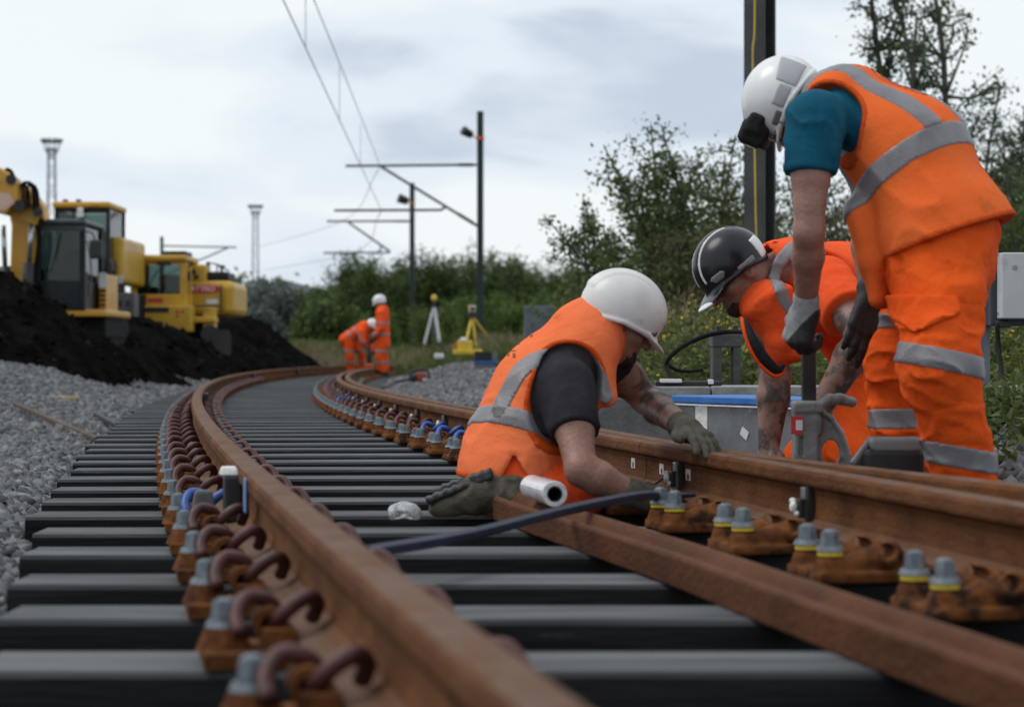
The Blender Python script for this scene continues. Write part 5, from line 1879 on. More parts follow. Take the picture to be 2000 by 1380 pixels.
mast(938, 217, 70, 'tall dark green mast with a lamp and three-bar arm beside the yellow tripod', [(675, 324, 931, 322, .042), (745, 326, 932, 441, .045), (653, 411, 862, 410, .042), (862, 410, 870, 404, .042)], (914, 261, [(896, 322, 924, 322), (895, 418, 925, 436)]))
mast(805, 357, 103, 'shorter-looking dark green mast with a lamp beyond the standing distant worker', [(638, 432, 801, 432, .05), (680, 434, 762, 491, .05), (632, 494, 762, 493, .045), (742, 494, 744, 480, .04)], (789, 391, [(772, 432, 796, 432)]), .24)
M3 = V(316, 690, 95)
m3 = empty('catenary_mast', (M3[0], 95, float(ground_z(M3[0], 95))), 'green mast top and arm showing over the all-yellow excavator', 'mast')
MB().box((M3[0], 95, 2.9), (.13, .16, 5.6)).build('column', M_green, m3)
MB().cyl(V(316, 480, 95), V(462, 483, 95), .035, n=8).build('arm', M_green, m3)
MB().cyl(V(445, 484, 95), V(316, 540, 95), .035, n=8).build('brace', M_green, m3)


def wire(name, label, pts, r):
    o = MB().tube(smooth_path(pts, 6), r, 5).build(name, M_wire, smooth=True)
    return tag(o, label, 'wire')


cw = [V(*q) for q in ((533, -40, 29), (553, 0, 31), (664, 237, 45.5), (745, 411, 70))]
c0 = cw[1] + (cw[1] - cw[2]) * 1.9
wire('contact_wire', 'lower overhead wire sloping down over the track to the tall mast arm', [c0, cw[1], cw[2], cw[3]], .010)
ca = [V(613, 0, 35), V(678, 160, 46), V(742, 323, 70)]
wire('catenary_wire', 'upper overhead wire hanging above the track from the tall mast', [ca[0] + (ca[0] - ca[1]) * 1.9, ca[0], ca[1], ca[2]], .009)
wire('catenary_wire', 'upper overhead wire running on from the tall mast to the far mast', [V(742, 326, 70), V(668, 432, 103), V(505, 482, 150)], .012)
wire('contact_wire', 'lower overhead wire running on from the tall mast to the far mast', [V(745, 411, 70), V(690, 493, 103), V(515, 528, 150)], .012)
for k, (x, y0, y1, Y) in enumerate(((597, -20, 92, 35.5), (663, 128, 236, 45.5), (704, 245, 326, 57))):
    o = MB().cyl(V(x, y0, Y), V(x, y1, Y), .006, n=5).build('dropper_wire', M_wire)
    tag(o, 'thin vertical dropper between the two overhead wires', 'wire', 'dropper wires')

# ---------------------------------------------------------------- floodlight towers and the far roof
M_lattice = mat('pale_galvanised_lattice', (.20, .23, .26), (.28, .31, .34), rough=.5, metal=.3)


def tower(px, y_head, y_base, Y, label):
    b = V(px, 690, Y)
    gzz = float(ground_z(b[0], Y)); zt = V(0, y_head, Y)[2]
    t = empty('floodlight_tower', (b[0], Y, gzz), label, 'tower', 'floodlight towers')
    H = zt - gzz
    lat = MB()
    n = 11
    wid = lambda k: .62 - .25 * k / n
    for k in range(n):
        z0, z1 = gzz + H * k / n, gzz + H * (k + 1) / n
        for sx, sy in ((-1, -1), (1, -1), (1, 1), (-1, 1)):
            lat.bar((b[0] + sx * wid(k), Y + sy * wid(k), z0), (b[0] + sx * wid(k + 1), Y + sy * wid(k + 1), z1), .11, .11)
        for (ax, ay, bx, by) in ((-1, -1, 1, -1), (1, 1, -1, 1), (-1, 1, -1, -1), (1, -1, 1, 1)):
            lat.bar((b[0] + ax * wid(k), Y + ay * wid(k), z0), (b[0] + bx * wid(k + 1), Y + by * wid(k + 1), z1), .06, .06)
            lat.bar((b[0] + ax * wid(k + 1), Y + ay * wid(k + 1), z1), (b[0] + bx * wid(k + 1), Y + by * wid(k + 1), z1), .05, .05)
    lat.build('lattice', M_lattice, t)
    hd = MB()
    for zz, r in ((zt - .3, .85), (zt + .6, 1.1)):
        pts = [(b[0] + r * math.cos(a), Y + r * math.sin(a), zz) for a in np.linspace(0, 2 * math.pi, 13)]
        hd.tube(pts, .07, 5)
    for a in np.linspace(0, 2 * math.pi, 9)[:-1]:
        hd.bar((b[0] + .35 * math.cos(a), Y + .35 * math.sin(a), zt - 1.3), (b[0] + 1.1 * math.cos(a), Y + 1.1 * math.sin(a), zt + .6), .06, .06)
    hd.build('gantry', M_lattice, t)
    for a in np.linspace(0, 2 * math.pi, 13)[:-1]:
        MB().box((b[0] + 1.1 * math.cos(a), Y + 1.1 * math.sin(a), zt + .8), (.36, .3, .34)).build('floodlight', mat('floodlight_grey', (.06, .065, .07), (.1, .105, .11), rough=.5), t)


tower(101, 288, 700, 250, 'pale lattice floodlight tower rising behind the excavator with the raised boom')
tower(499, 412, 700, 350, 'pale lattice floodlight tower rising beyond the all-yellow excavator')
bx = V(545, 690, 300)
bd = empty('warehouse', (bx[0], 305, .25), 'grey low-gabled warehouse roof with a yellow strip above the far bushes', 'building')
MB().box((bx[0], 312, 4.5), (17, 14, 8.6)).build('wall', mat('grey_cladding', (.16, .18, .2), (.2, .22, .24), rough=.7), bd)
MB().add([(bx[0] - 8.8, 304.9, 8.8), (bx[0] + 8.8, 304.9, 8.8), (bx[0], 304.9, 11.1), (bx[0] - 8.8, 320, 8.8), (bx[0] + 8.8, 320, 8.8), (bx[0], 320, 11.1)],
         [(0, 1, 2), (5, 4, 3), (0, 2, 5, 3), (2, 1, 4, 5), (1, 0, 3, 4)]).build('roof', mat('grey_sheet_roof', (.2, .22, .24), (.26, .28, .3), rough=.6), bd)
MB().box((bx[0] + .4, 304.8, 9.25), (5.0, .15, .6)).build('sign', M_yel, bd)
# ================================================================= vegetation
L_hedge = leafmat('hedge_leaf', (0.040, 0.072, 0.016), (0.10, 0.15, 0.036))
L_hedge2 = leafmat('fresh_hedge_leaf', (0.060, 0.105, 0.018), (0.125, 0.195, 0.036))
L_alder = leafmat('alder_leaf', (0.058, 0.10, 0.026), (0.13, 0.185, 0.055))
L_birch = leafmat('birch_leaf', (0.036, 0.075, 0.022), (0.09, 0.14, 0.042))
L_grey = leafmat('silvery_leaf', (0.075, 0.10, 0.085), (0.15, 0.185, 0.16))
L_scrub = leafmat('scrub_leaf', (0.065, 0.075, 0.026), (0.14, 0.145, 0.06))
L_weed = leafmat('weed_leaf', (0.055, 0.085, 0.022), (0.14, 0.165, 0.045))
L_dry = leafmat('dry_grass', (0.13, 0.105, 0.05), (0.24, 0.20, 0.11))
L_flower = leafmat('yellow_flower', (0.42, 0.30, 0.02), (0.60, 0.44, 0.05))
M_bark = mat('grey_brown_bark', (0.045, 0.036, 0.028), (0.095, 0.08, 0.065), rough=.9, scale=14, bump=.6, bscale=40)
M_birchbark = mat('pale_birch_bark', (0.07, 0.062, 0.055), (0.14, 0.13, 0.12), rough=.85, scale=9, spots=((.03, .028, .025), 12, .58))


def leaves(P, size, asp=.55, droop=.3, up=None):
    """diamond leaves with a fold, one island each"""
    n = len(P)
    d = RNG.normal(size=(n, 3)); d[:, 2] -= droop
    if up is not None:
        d = d * (1 - up) + np.array([0, 0, 1.6]) * up
    d /= np.linalg.norm(d, axis=1)[:, None]
    a = np.cross(d, RNG.normal(size=(n, 3))); a /= np.linalg.norm(a, axis=1)[:, None] + 1e-9
    nn = np.cross(d, a)
    s = np.asarray(size).reshape(-1, 1)
    b = P; t = P + d * s
    m_ = P + d * s * .45
    l = m_ + a * s * asp * .5 + nn * s * .1
    r = m_ - a * s * asp * .5 + nn * s * .1
    v = np.stack([b, l, t, r], 1).reshape(-1, 3)
    f = np.arange(n * 4).reshape(n, 4)
    return v, f


def branchy(base, stems, h, spread, lean=(0, 0), levels=2, sub=6, seed=0, up_bias=.75, start=.25, reach=1.0):
    """returns list of (points, radius0) branches and the twig points that carry leaves"""
    rs = np.random.default_rng(seed)
    br, tw = [], []
    for k in range(stems):
        an = rs.uniform(0, 2 * math.pi)
        tip = np.array(base) + np.array([math.cos(an) * spread * rs.uniform(.1, 1) + lean[0], math.sin(an) * spread * rs.uniform(.1, 1) + lean[1], h * rs.uniform(.72, 1.0)])
        mid = (np.array(base) + tip) / 2 + np.array([rs.normal() * .06 * h, rs.normal() * .06 * h, h * .08])
        pts = smooth_path([np.array(base) + np.array([math.cos(an), math.sin(an), 0]) * (.08 if stems > 1 else 0), mid, tip], 6)
        br.append((pts, h * (.011 if stems > 1 else .016)))
        L = np.linalg.norm(tip - base)
        for j in range(sub):
            t = rs.uniform(start, .97)
            o = pts[int(t * (len(pts) - 1))]
            a2 = rs.uniform(0, 2 * math.pi)
            ln = L * rs.uniform(.14, .36) * (1.25 - t) * reach
            dr = np.array([math.cos(a2), math.sin(a2), rs.uniform(.1, 1.3) * up_bias]); dr /= np.linalg.norm(dr)
            e = o + dr * ln
            sp = smooth_path([o, o + dr * ln * .5 + rs.normal(size=3) * ln * .08, e], 4)
            br.append((sp, h * .0045))
            tw.append((o + dr * ln * .35, e))
            for q_ in range(levels):
                t2 = rs.uniform(.3, 1)
                o2 = sp[int(t2 * (len(sp) - 1))]
                d2 = dr + rs.normal(size=3) * .6; d2 /= np.linalg.norm(d2)
                e2 = o2 + d2 * ln * rs.uniform(.3, .6)
                br.append(([o2, e2], h * .0022))
                tw.append((o2, e2))
        tw.append((pts[len(pts) // 2], tip))
    return br, tw


def plant(name, label, cat, base, h, spread, stems, sub, nleaf, lsize, lm, seed, lean=(0, 0), jit=.06, group=None, bark=None, crown='crown', asp=.55, start=.25, up=None, up_bias=.75, levels=2, wood=True, reach=1.0):
    base = np.asarray(base, float)
    root = empty(name, tuple(base), label, cat, group)
    br, tw = branchy(base, stems, h, spread, lean, levels, sub, seed, up_bias, start, reach)
    if wood:
        mb = MB()
        for pts, r in br:
            n = len(pts)
            mb.tube(pts, [max(r * (1 - .75 * i / max(1, n - 1)), .0015) for i in range(n)], 5 if r > .01 * h else 3, caps=False)
        mb.build('trunk' if cat == 'tree' else 'stems', bark or M_bark, root, smooth=True)
    rs = RNG
    A_ = np.array([a for a, b in tw]); B_ = np.array([b for a, b in tw])
    ln = np.linalg.norm(B_ - A_, axis=1); pr = ln / ln.sum()
    k = rs.choice(len(tw), nleaf, p=pr)
    t = rs.random((nleaf, 1))
    P = A_[k] + (B_[k] - A_[k]) * t + rs.normal(size=(nleaf, 3)) * jit * h * (.4 + .6 * rs.random((nleaf, 1)))
    P[:, 2] = np.maximum(P[:, 2], base[2] + .05)
    v, f = leaves(P, lsize * rs.uniform(.6, 1.25, nleaf), asp, up=up)
    link(crown, np_mesh(crown, v, f), lm, root)
    return root


def gp(px, Y, dz=0.0):
    x = (px - 1000) * Y / FPX
    return (x, Y, float(ground_z(x, Y)) + dz)


# hedge of tall willows beyond the masts; height follows the skyline of the photograph
SKY = [(560, 600), (600, 585), (640, 560), (680, 525), (715, 505), (750, 512), (790, 508), (830, 500), (870, 507), (905, 495), (945, 512), (985, 500), (1025, 512), (1070, 522), (1110, 520), (1150, 530), (1190, 525)]
HEDGE_WORDS = ['beside the grey-leaved bushes', 'behind the bending distant worker', 'behind the standing distant worker', 'behind the far mast', 'behind the silver tripod', 'between the two green masts', 'behind the yellow tripod', 'behind the tall green mast', 'beyond the grey cabinet back', 'behind the kneeling worker']
for i, (px, py) in enumerate(SKY):
    Y = 111 + 4 * math.sin(i * 2.3)
    b = gp(px, Y)
    h = V(0, py, Y)[2] - b[2]
    plant('willow_bush', 'tall dark green willow bush in the dense hedge behind the masts', 'bush', b, h * 1.08, 1.35, 11, 20, 6200, .22, L_hedge, 100 + i, jit=.05, group='willow bushes of the hedge', asp=.42, start=.08, crown='foliage', levels=1, up=.25)
for i, (px, py, Y) in enumerate(((838, 600, 84), (880, 582, 86), (918, 586, 80), (965, 578, 82), (1010, 590, 80), (1055, 575, 78), (1110, 590, 70), (1160, 600, 68), (760, 612, 92), (700, 618, 94))):
    b = gp(px, Y)
    h = V(0, py, Y)[2] - b[2]
    plant('leafy_bush', 'low fresh green bush in front of the willow hedge', 'bush', b, h * 1.1, .75, 8, 12, 2400, .13, L_hedge2, 140 + i, jit=.07, group='low bushes before the hedge', start=.05, crown='foliage', levels=1)
for i, (px, py, Y) in enumerate(((455, 560, 78), (490, 552, 84), (520, 556, 76), (548, 560, 74), (585, 570, 80), (620, 568, 86), (470, 610, 70), (512, 606, 66), (600, 600, 72), (640, 590, 76))):
    b = gp(px, Y)
    h = V(0, py, Y)[2] - b[2]
    grey = i in (0, 1, 2, 3, 6, 7)
    plant('silvery_bush' if grey else 'willow_bush', 'silvery grey-leaved bush between the yellow excavator and the hedge' if grey else 'mid green bush at the low left end of the hedge', 'bush', b, h * 1.08, 1.0, 8, 14, 2600, .19, L_grey if grey else L_hedge, 170 + i, jit=.07,
          group='silvery bushes' if grey else 'bushes at the hedge end', start=.05, crown='foliage', levels=1)
# far belt of trees closing the horizon
for i in range(12):
    px = 380 + i * 30 if i < 8 else 900 + i * 60
    Y = 170 + 20 * math.sin(i)
    b = gp(px, Y)
    plant('distant_tree', 'small distant tree on the skyline beyond the hedge', 'tree', b, 5.6 + math.sin(i * 1.7), 2.2, 5, 14, 1100, .5, L_hedge, 200 + i, jit=.09, group='trees on the skyline', start=.1, levels=1)

# trees and scrub behind the three workers
plant('alder_tree', 'spreading alder tree with open leafy twigs behind the two helmets', 'tree', gp(1300, 26), 3.1, .95, 9, 22, 8200, .062, L_alder, 301, jit=.034, lean=(.05, 0), start=.22, asp=.7)
plant('alder_tree', 'small leaning alder with sparse twigs beside the spreading alder', 'tree', gp(1190, 25.5), 2.25, .55, 5, 16, 2300, .060, L_alder, 302, jit=.026, lean=(-.25, 0), start=.3, asp=.7)
plant('alder_tree', 'brownish bushy tree between the spreading alder and the thick mast', 'tree', gp(1415, 27), 2.75, .8, 9, 22, 8500, .055, L_scrub, 303, jit=.03, start=.15, asp=.6)
plant('birch_tree', 'tall slim birch rising above the bent worker', 'tree', gp(1790, 28), 6.4, .75, 5, 40, 7200, .062, L_birch, 310, reach=.62, jit=.018, start=.30, bark=M_birchbark, asp=.75, up_bias=1.6, levels=3)
plant('birch_tree', 'thin birch standing past the back of the bent worker', 'tree', gp(1985, 29), 4.0, .5, 3, 40, 3600, .055, L_birch, 311, jit=.02, start=.2, bark=M_birchbark, asp=.7)
for i, (px, py, Y, lm, nl) in enumerate(((1235, 470, 24, L_hedge, 3800), (1330, 445, 25, L_scrub, 4200), (1400, 430, 24, L_scrub, 4200), (1545, 300, 26, L_alder, 4200), (1610, 330, 25, L_scrub, 3800), (1680, 330, 27, L_scrub, 3800), (1870, 270, 30, L_scrub, 3600), (1930, 260, 31, L_alder, 4200), (1990, 330, 27, L_hedge, 3600), (1150, 520, 30, L_hedge, 2600), (1560, 440, 22, L_hedge, 3400), (1960, 400, 22, L_hedge, 3600), (2040, 300, 26, L_alder, 3600))):
    b = gp(px, Y)
    h = V(0, py, Y)[2] - b[2]
    words = {0: 'dark bush behind the white helmet of the kneeling worker', 1: 'brownish scrub bush under the spreading alder', 2: 'brownish scrub bush behind the glossy black helmet', 3: 'leafy bush just past the thick dark mast', 4: 'brownish bush seen under the arm of the bent worker',
             5: 'brownish bush hidden mostly behind the bent worker', 6: 'brownish thicket behind the hip of the bent worker', 7: 'leafy thicket between the two birches', 8: 'dark bush behind the grey cabinet', 9: 'dark bush where the hedge meets the alder', 10: 'dark low bush between crouching and bent worker', 11: 'dark low bush beside the grey cabinet post', 12: 'leafy bush beyond the grey cabinet'}[i]
    plant('scrub_bush', words, 'bush', b, h * 1.05, .62, 9, 18, nl, .055, lm, 330 + i, jit=.035, start=.06, crown='foliage', asp=.6)

# undergrowth: weeds, dry grass and yellow flowers nobody could count
def weeds(name, label, areas, m, asp, up, flowers=False):
    vv, ff, base = [], [], 0
    for (px0, px1, Y0, Y1_, n, h0, h1, ls) in areas:
        Y = RNG.uniform(Y0, Y1_, n); px = RNG.uniform(px0, px1, n)
        x = (px - 1000) * (Y0 + Y1_) / 2 / FPX + RNG.normal(size=n) * .1
        z0 = ground_z(x, Y)
        hh = RNG.uniform(h0, h1, n)
        k = 7
        t = RNG.random((n, k)) if not flowers else RNG.uniform(.8, 1, (n, k))
        P = np.stack([np.repeat(x[:, None], k, 1) + RNG.normal(size=(n, k)) * .05 * (.4 + t), np.repeat(Y[:, None], k, 1) + RNG.normal(size=(n, k)) * .05, z0[:, None] + t * hh[:, None]], -1).reshape(-1, 3)
        v, f = leaves(P, ls * RNG.uniform(.6, 1.3, n * k), asp, up=up)
        vv.append(v); ff.append(f + base); base += len(v)
    o = link(name, np_mesh(name, np.concatenate(vv), np.concatenate(ff)), m)
    tag(o, label, 'plants')
    o['kind'] = 'stuff'


weeds('weeds', 'tangled yellow-green weeds behind the concrete slabs', [(1150, 1480, 12.0, 19, 2600, .05, .62, .05), (1480, 1760, 12, 18, 1500, .1, .75, .05), (1900, 2120, 9.8, 14, 1700, .05, .6, .045), (1760, 1900, 12, 18, 900, .1, .65, .05), (1920, 2080, 7.2, 8.6, 300, .03, .2, .045)], L_weed, .5, .15)
weeds('dry_grass', 'tufts of dry brownish grass along the foot of the hedge', [(560, 830, 58, 74, 2600, .05, .35, .22), (790, 1180, 48, 62, 2600, .1, .7, .22), (1100, 1460, 20, 30, 1600, .2, .9, .14), (1180, 1450, 13, 20, 500, .1, .6, .12)], L_dry, .09, .6)
weeds('green_grass', 'short green grass strip beside the far curve of the track', [(540, 800, 62, 78, 3500, .05, .35, .28), (800, 1150, 46, 66, 2500, .05, .4, .25)], L_weed, .1, .6)
weeds('yellow_flowers', 'scattered yellow flower heads among the weeds', [(1180, 1480, 12, 18, 70, .3, .66, .024), (1900, 2000, 9.8, 14, 16, .2, .5, .022)], L_flower, .9, 0, True)
# ================================================================= things lying about the track
def rail_pt(fn, y, off, z):
    s = slope(fn, y)
    n = np.array([1, -s, 0]) / math.sqrt(1 + s * s)
    return np.array([float(fn(y)), y, z]) + n * off


def rail_frame(fn, y):
    s = slope(fn, y)
    t = np.array([s, 1, 0]) / math.sqrt(1 + s * s)
    n = np.array([t[1], -t[0], 0])
    return np.stack([n, t, np.array([0, 0, 1.0])], 1)


M_steel = mat('bare_steel', (.28, .28, .29), (.42, .42, .42), rough=.35, metal=.8, scale=20)
M_putty = mat('white_putty', (.62, .60, .57), (.76, .75, .73), rough=.8, scale=30, bump=.6, bscale=60)
# brackets on the web of the jointed rail
for k in range(14):
    y = 5.36 + 1.24 * k
    lab = 'small steel bracket with white putty on the web of the jointed rail'
    R_ = rail_frame(RX, y)
    b = rail_pt(RX, y, -.03, .05)
    br = empty('rail_bracket', tuple(b), lab, 'bracket', 'brackets on the rail web')
    MB().box(rail_pt(RX, y, -.020, .103), (.016, .040, .086), R_).build('plate', M_dark, br, bevel=.002)
    MB().box(rail_pt(RX, y + .004, -.031, .128), (.012, .030, .030), R_).build('clasp', M_steel, br, bevel=.003)
    MB().box(rail_pt(RX, y - .012, -.046, .092), (.016, .032, .048), R_).build('jaw', M_blk, br, bevel=.004)
    MB().ball(rail_pt(RX, y - .004, -.062, .094), (.011, .015, .016), 7, 5).ball(rail_pt(RX, y + .012, -.058, .108), (.010, .013, .009), 6, 4).ball(rail_pt(RX, y - .014, -.056, .078), (.008, .010, .008), 6, 4).build('putty', M_putty, br, smooth=True)
    if k == 1:
        for q_ in range(9):
            MB().ball(rail_pt(RX, y + random.uniform(-.10, .05), -.062 + random.uniform(-.02, .015), .048 + random.uniform(0, .008)), random.uniform(.006, .013), 5, 4).build('putty_crumb', mat('grey_putty', (.35, .32, .28), (.5, .46, .42), rough=.9), br)
# white-painted bolt holes beside the joint
for yy, rr in ((JOINT - .20, r1), (JOINT - .52, r1), (JOINT + .18, r2)):
    R_ = rail_frame(RX, yy)
    MB().box(rail_pt(RX, yy, -.0112, .108), (.002, .050, .034), R_).build('paint_patch', M_putty, rr)
    MB().cyl(rail_pt(RX, yy - .004, -.0135, .102), rail_pt(RX, yy - .004, -.0118, .102), .010, n=12).build('bolt_hole', M_blk, rr)
for yy, rr in ((JOINT - .32, r1), (JOINT - .42, r1)):
    MB().cyl(rail_pt(RX, yy, -.0125, .106), rail_pt(RX, yy, -.0108, .106), .012, n=12).build('bolt_hole', M_blk, rr)
# bond wire at the joint
tag(MB().tube(smooth_path([rail_pt(RX, 7.5, -.03, .075), rail_pt(RX, 7.2, -.08, .055), rail_pt(RX, 6.85, -.05, .058), rail_pt(RX, 6.78, -.022, .085)], 6), .004, 6).build('bond_wire', M_blk, smooth=True), 'thin black bond wire curling on the rail foot at the joint', 'wire')

# black packing block with white top, and blue tape, on the other rail
y = 5.5
R_ = rail_frame(LX, y)
pb = empty('packing_block', tuple(rail_pt(LX, y, -.055, .05)), 'black packing block with a white top wedged against the clipped rail', 'block')
MB().box(rail_pt(LX, y, -.048, .107), (.046, .10, .118), R_).build('block', M_blk, pb, bevel=.006)
MB().box(rail_pt(LX, y - .01, -.058, .178), (.05, .07, .022), R_, taper=.75).build('cap', M_putty, pb, bevel=.005)
tag(MB().box(rail_pt(LX, 5.62, -.118, .096), (.062, .06, .05), rail_frame(LX, 5.62), taper=.7).build('stone', M_stone, bevel=.008), 'dark angular stone lodged on the clip beside the packing block', 'stone')
tp = MB().box(rail_pt(LX, 5.08, -.040, .142), (.003, .075, .080), rail_frame(LX, 5.08)).build('blue_tape', mat('pale_blue_tape', (.10, .24, .52), (.14, .30, .60), rough=.5))
tag(tp, 'short strip of pale blue tape hanging on the clipped rail', 'tape')
for k, y in enumerate((16.5, 33.0, 43.0)):
    tag(MB().box(rail_pt(LX, y, .05, .112), (.05, .22, .12), rail_frame(LX, y)).build('packing_block', M_blk, bevel=.006),
        'plain black packing block between the clips on the inside of the curved rail', 'block', 'plain packing blocks')

# ---- loose check rail with its flared end
prof = [(-.046, 0), (.048, 0), (.050, .054), (.044, .066), (.028, .069), (.018, .060), (.006, .046), (-.012, .044), (-.024, .056), (-.038, .060), (-.046, .052)]
path = smooth_path([(-.01, 6.15, .001), (.06, 5.80, .001), (.17, 5.32, .001), (.365, 4.43, .001), (.50, 3.72, .001), (.66, 2.9, .001), (.855, 1.9, .001), (1.07, .8, .001)], 5)
mb = MB(); vs, fs = [], []
n = len(prof)
for i, c in enumerate(path):
    d = path[min(i + 1, len(path) - 1)] - path[max(i - 1, 0)]
    d = d / np.linalg.norm(d)
    nr = np.array([-d[1], d[0], 0])            # points to +x
    for a, z in prof:
        vs.append(c + nr * a + np.array([0, 0, z * 1.14]))
for i in range(len(path) - 1):
    for k in range(n):
        fs.append((i * n + k, i * n + (k + 1) % n, (i + 1) * n + (k + 1) % n, (i + 1) * n + k))
fs += [tuple(range(n - 1, -1, -1)), tuple((len(path) - 1) * n + k for k in range(n))]
mb.add(vs, fs)
tag(mb.build('loose_rail', M_loose, bevel=.003), 'loose dark brown grooved rail lying across the sleepers between the two rails', 'rail')

# ---- pry bar
M_navy = mat('navy_painted_steel', (.006, .012, .030), (.012, .022, .05), rough=.42, scale=9, spec=.3)
pa = [np.array([-.29, 4.26, .082]), np.array([-.10, 4.68, .080]), np.array([.14, 5.22, .097]), np.array([.34, 5.70, .098]), np.array([.42, 5.90, .083]), np.array([.50, 6.08, .075])]
pts = smooth_path(pa, 5)
mb = MB(); vs, fs = [], []
for i, c in enumerate(pts):
    d = pts[min(i + 1, len(pts) - 1)] - pts[max(i - 1, 0)]; d = d / np.linalg.norm(d)
    sd_ = np.cross(d, (0, 0, 1)); sd_ /= np.linalg.norm(sd_); up_ = np.cross(sd_, d)
    t = i / (len(pts) - 1)
    hw = .013 if t < .72 else .013 + .016 * (t - .72) / .28
    hh = .013 if t < .72 else .013 - .006 * (t - .72) / .28
    for k in range(6):
        a = 2 * math.pi * (k + .5) / 6
        vs.append(c + sd_ * hw * 1.1 * math.cos(a) + up_ * hh * 1.1 * math.sin(a))
for i in range(len(pts) - 1):
    for k in range(6):
        fs.append((i * 6 + k, i * 6 + (k + 1) % 6, (i + 1) * 6 + (k + 1) % 6, (i + 1) * 6 + k))
fs += [tuple(range(5, -1, -1)), tuple((len(pts) - 1) * 6 + k for k in range(6))]
tag(mb.add(vs, fs).build('pry_bar', M_navy, bevel=.0015), 'long dark blue hexagonal pry bar resting across the loose rail', 'pry bar')

# ---- roll of film on the loose rail
M_film = mat('pale_shiny_film', (.50, .50, .52), (.72, .72, .74), rough=.22, scale=9, coat=.4, stretch=(2, 2, 8))
ra, rb = np.array([.055, 5.86, .112]), np.array([.112, 5.57, .112])
rl = empty('film_roll', (float(ra[0]), 5.7, .072), 'shiny white roll of film with a hollow core lying on the loose rail', 'roll')
mb = MB(); ring(mb, (ra + rb) / 2, rb - ra, .034, .020, float(np.linalg.norm(rb - ra)), 24)
mb.build('film', M_film, rl, smooth=False, bevel=.002)
mb = MB(); ring(mb, (ra + rb) / 2, rb - ra, .0198, .0175, float(np.linalg.norm(rb - ra)) + .004, 20)
mb.build('core', M_blk, rl)
mb = MB(); mb.cyl(ra + (rb - ra) * .3, ra + (rb - ra) * .34, .016, n=16)
mb.build('core_plug', M_blk, rl)

# ---- crumpled clear cup
cp = V(788, 1003, 6.05); cp[2] = .0
M_clear = mat('clear_plastic', (.75, .78, .80), (.85, .87, .88), rough=.12, trans=.75, scale=12, bump=.5, bscale=30)
def cupf(P):
    q = P - np.array([cp[0], 6.1, .022], np.float32)
    d = np.abs(sd_ell(q, (0, 0, 0), EYE3, (.046, .035, .030))) - .0035
    d = smax(d, -sd_ell(q, (.0, -.03, -.012), EYE3, (.024, .03, .018)), .004)
    return smax(d + .004 * vnoise(P, 45), -.020 - q[:, 2], .003)
tag(link('plastic_cup', sdf_mesh('plastic_cup', cupf, (cp[0] - .07, 6.02, -.01), (cp[0] + .07, 6.18, .08), .004), M_clear, smooth=True), 'crumpled clear plastic cup on a sleeper near the kneeling worker\'s boot', 'cup')

# ---- rail jack
M_jack = mat('worn_grey_casting', (.14, .148, .152), (.25, .26, .265), rough=.55, scale=9, bump=.35, bscale=70, spots=((.10, .095, .09), 14, .6), spec=.5)
YJ = 6.42
jk = empty('rail_jack', tuple(V(1590, 940, YJ)), 'grey cast rail jack with a black upright lever held by the bent worker', 'jack')


def jackf(P):
    C = lambda a, b, ra_, rb_: sd_cone(P, V(*a, YJ), V(*b, YJ), ra_, rb_)
    d = sd_box(P, V(1572, 850, YJ), EYE3, (.036, .034, .105), .006)
    d = smin(d, sd_box(P, V(1577, 795, YJ), EYE3, (.045, .040, .016), .006), .008)
    # curved claw handle
    pts_ = [V(*q, YJ - .01) for q in ((1598, 800), (1606, 788), (1620, 780), (1640, 779), (1664, 785))]
    for i in range(len(pts_) - 1):
        d = smin(d, sd_cone(P, pts_[i], pts_[i + 1], .017, .0155), .01)
    # bowed rear frame
    pts_ = [V(*q, YJ) for q in ((1596, 800), (1622, 815), (1642, 845), (1655, 885), (1662, 930))]
    for i in range(len(pts_) - 1):
        d = smin(d, sd_ecap(P, pts_[i], pts_[i + 1], (0, 1, 0), .030, .009, .030, .010), .004)
    web = np.maximum(np.abs(P[:, 1] - YJ) - .012, prism_sd(P, [(1575, 805), (1605, 808), (1640, 850), (1652, 900), (1655, 935), (1560, 935)], YJ))
    hole = sd_ell(P, V(1622, 884, YJ), EYE3, (.027, .3, .040))
    web = smax(web, -hole, .003)
    d = smin(d, web, .004)
    d = smax(d, -sd_box(P, V(1566, 872, YJ - .04), EYE3, (.006, .02, .030), .003), .004)
    d = smin(d, sd_cone(P, V(1596, 820, YJ - .025), V(1600, 842, YJ - .02), .014, .008), .012)
    return d + .0008 * vnoise(P, 120)
link('frame', sdf_mesh('frame', jackf, V(1530, 950, YJ) + (0, -.1, 0), V(1680, 765, YJ) + (0, .1, 0), .004), M_jack, jk, smooth=True)
MB().bar(V(1580, 790, YJ), V(1578, 640, YJ - .02), .042, .03, up=(0, 1, 0)).build('lever', M_dark, jk, bevel=.004)
MB().box(V(1556, 830, YJ - .0375), (.034, .004, .055)).build('red_label', mat('red_label', (.45, .02, .03), (.55, .03, .04), rough=.5), jk)
MB().box(V(1561, 830, YJ - .041), (.020, .003, .030)).build('white_label', M_white, jk)
MB().box(V(1585, 920, YJ), (.19, .10, .03)).build('foot', M_jack, jk, bevel=.005)

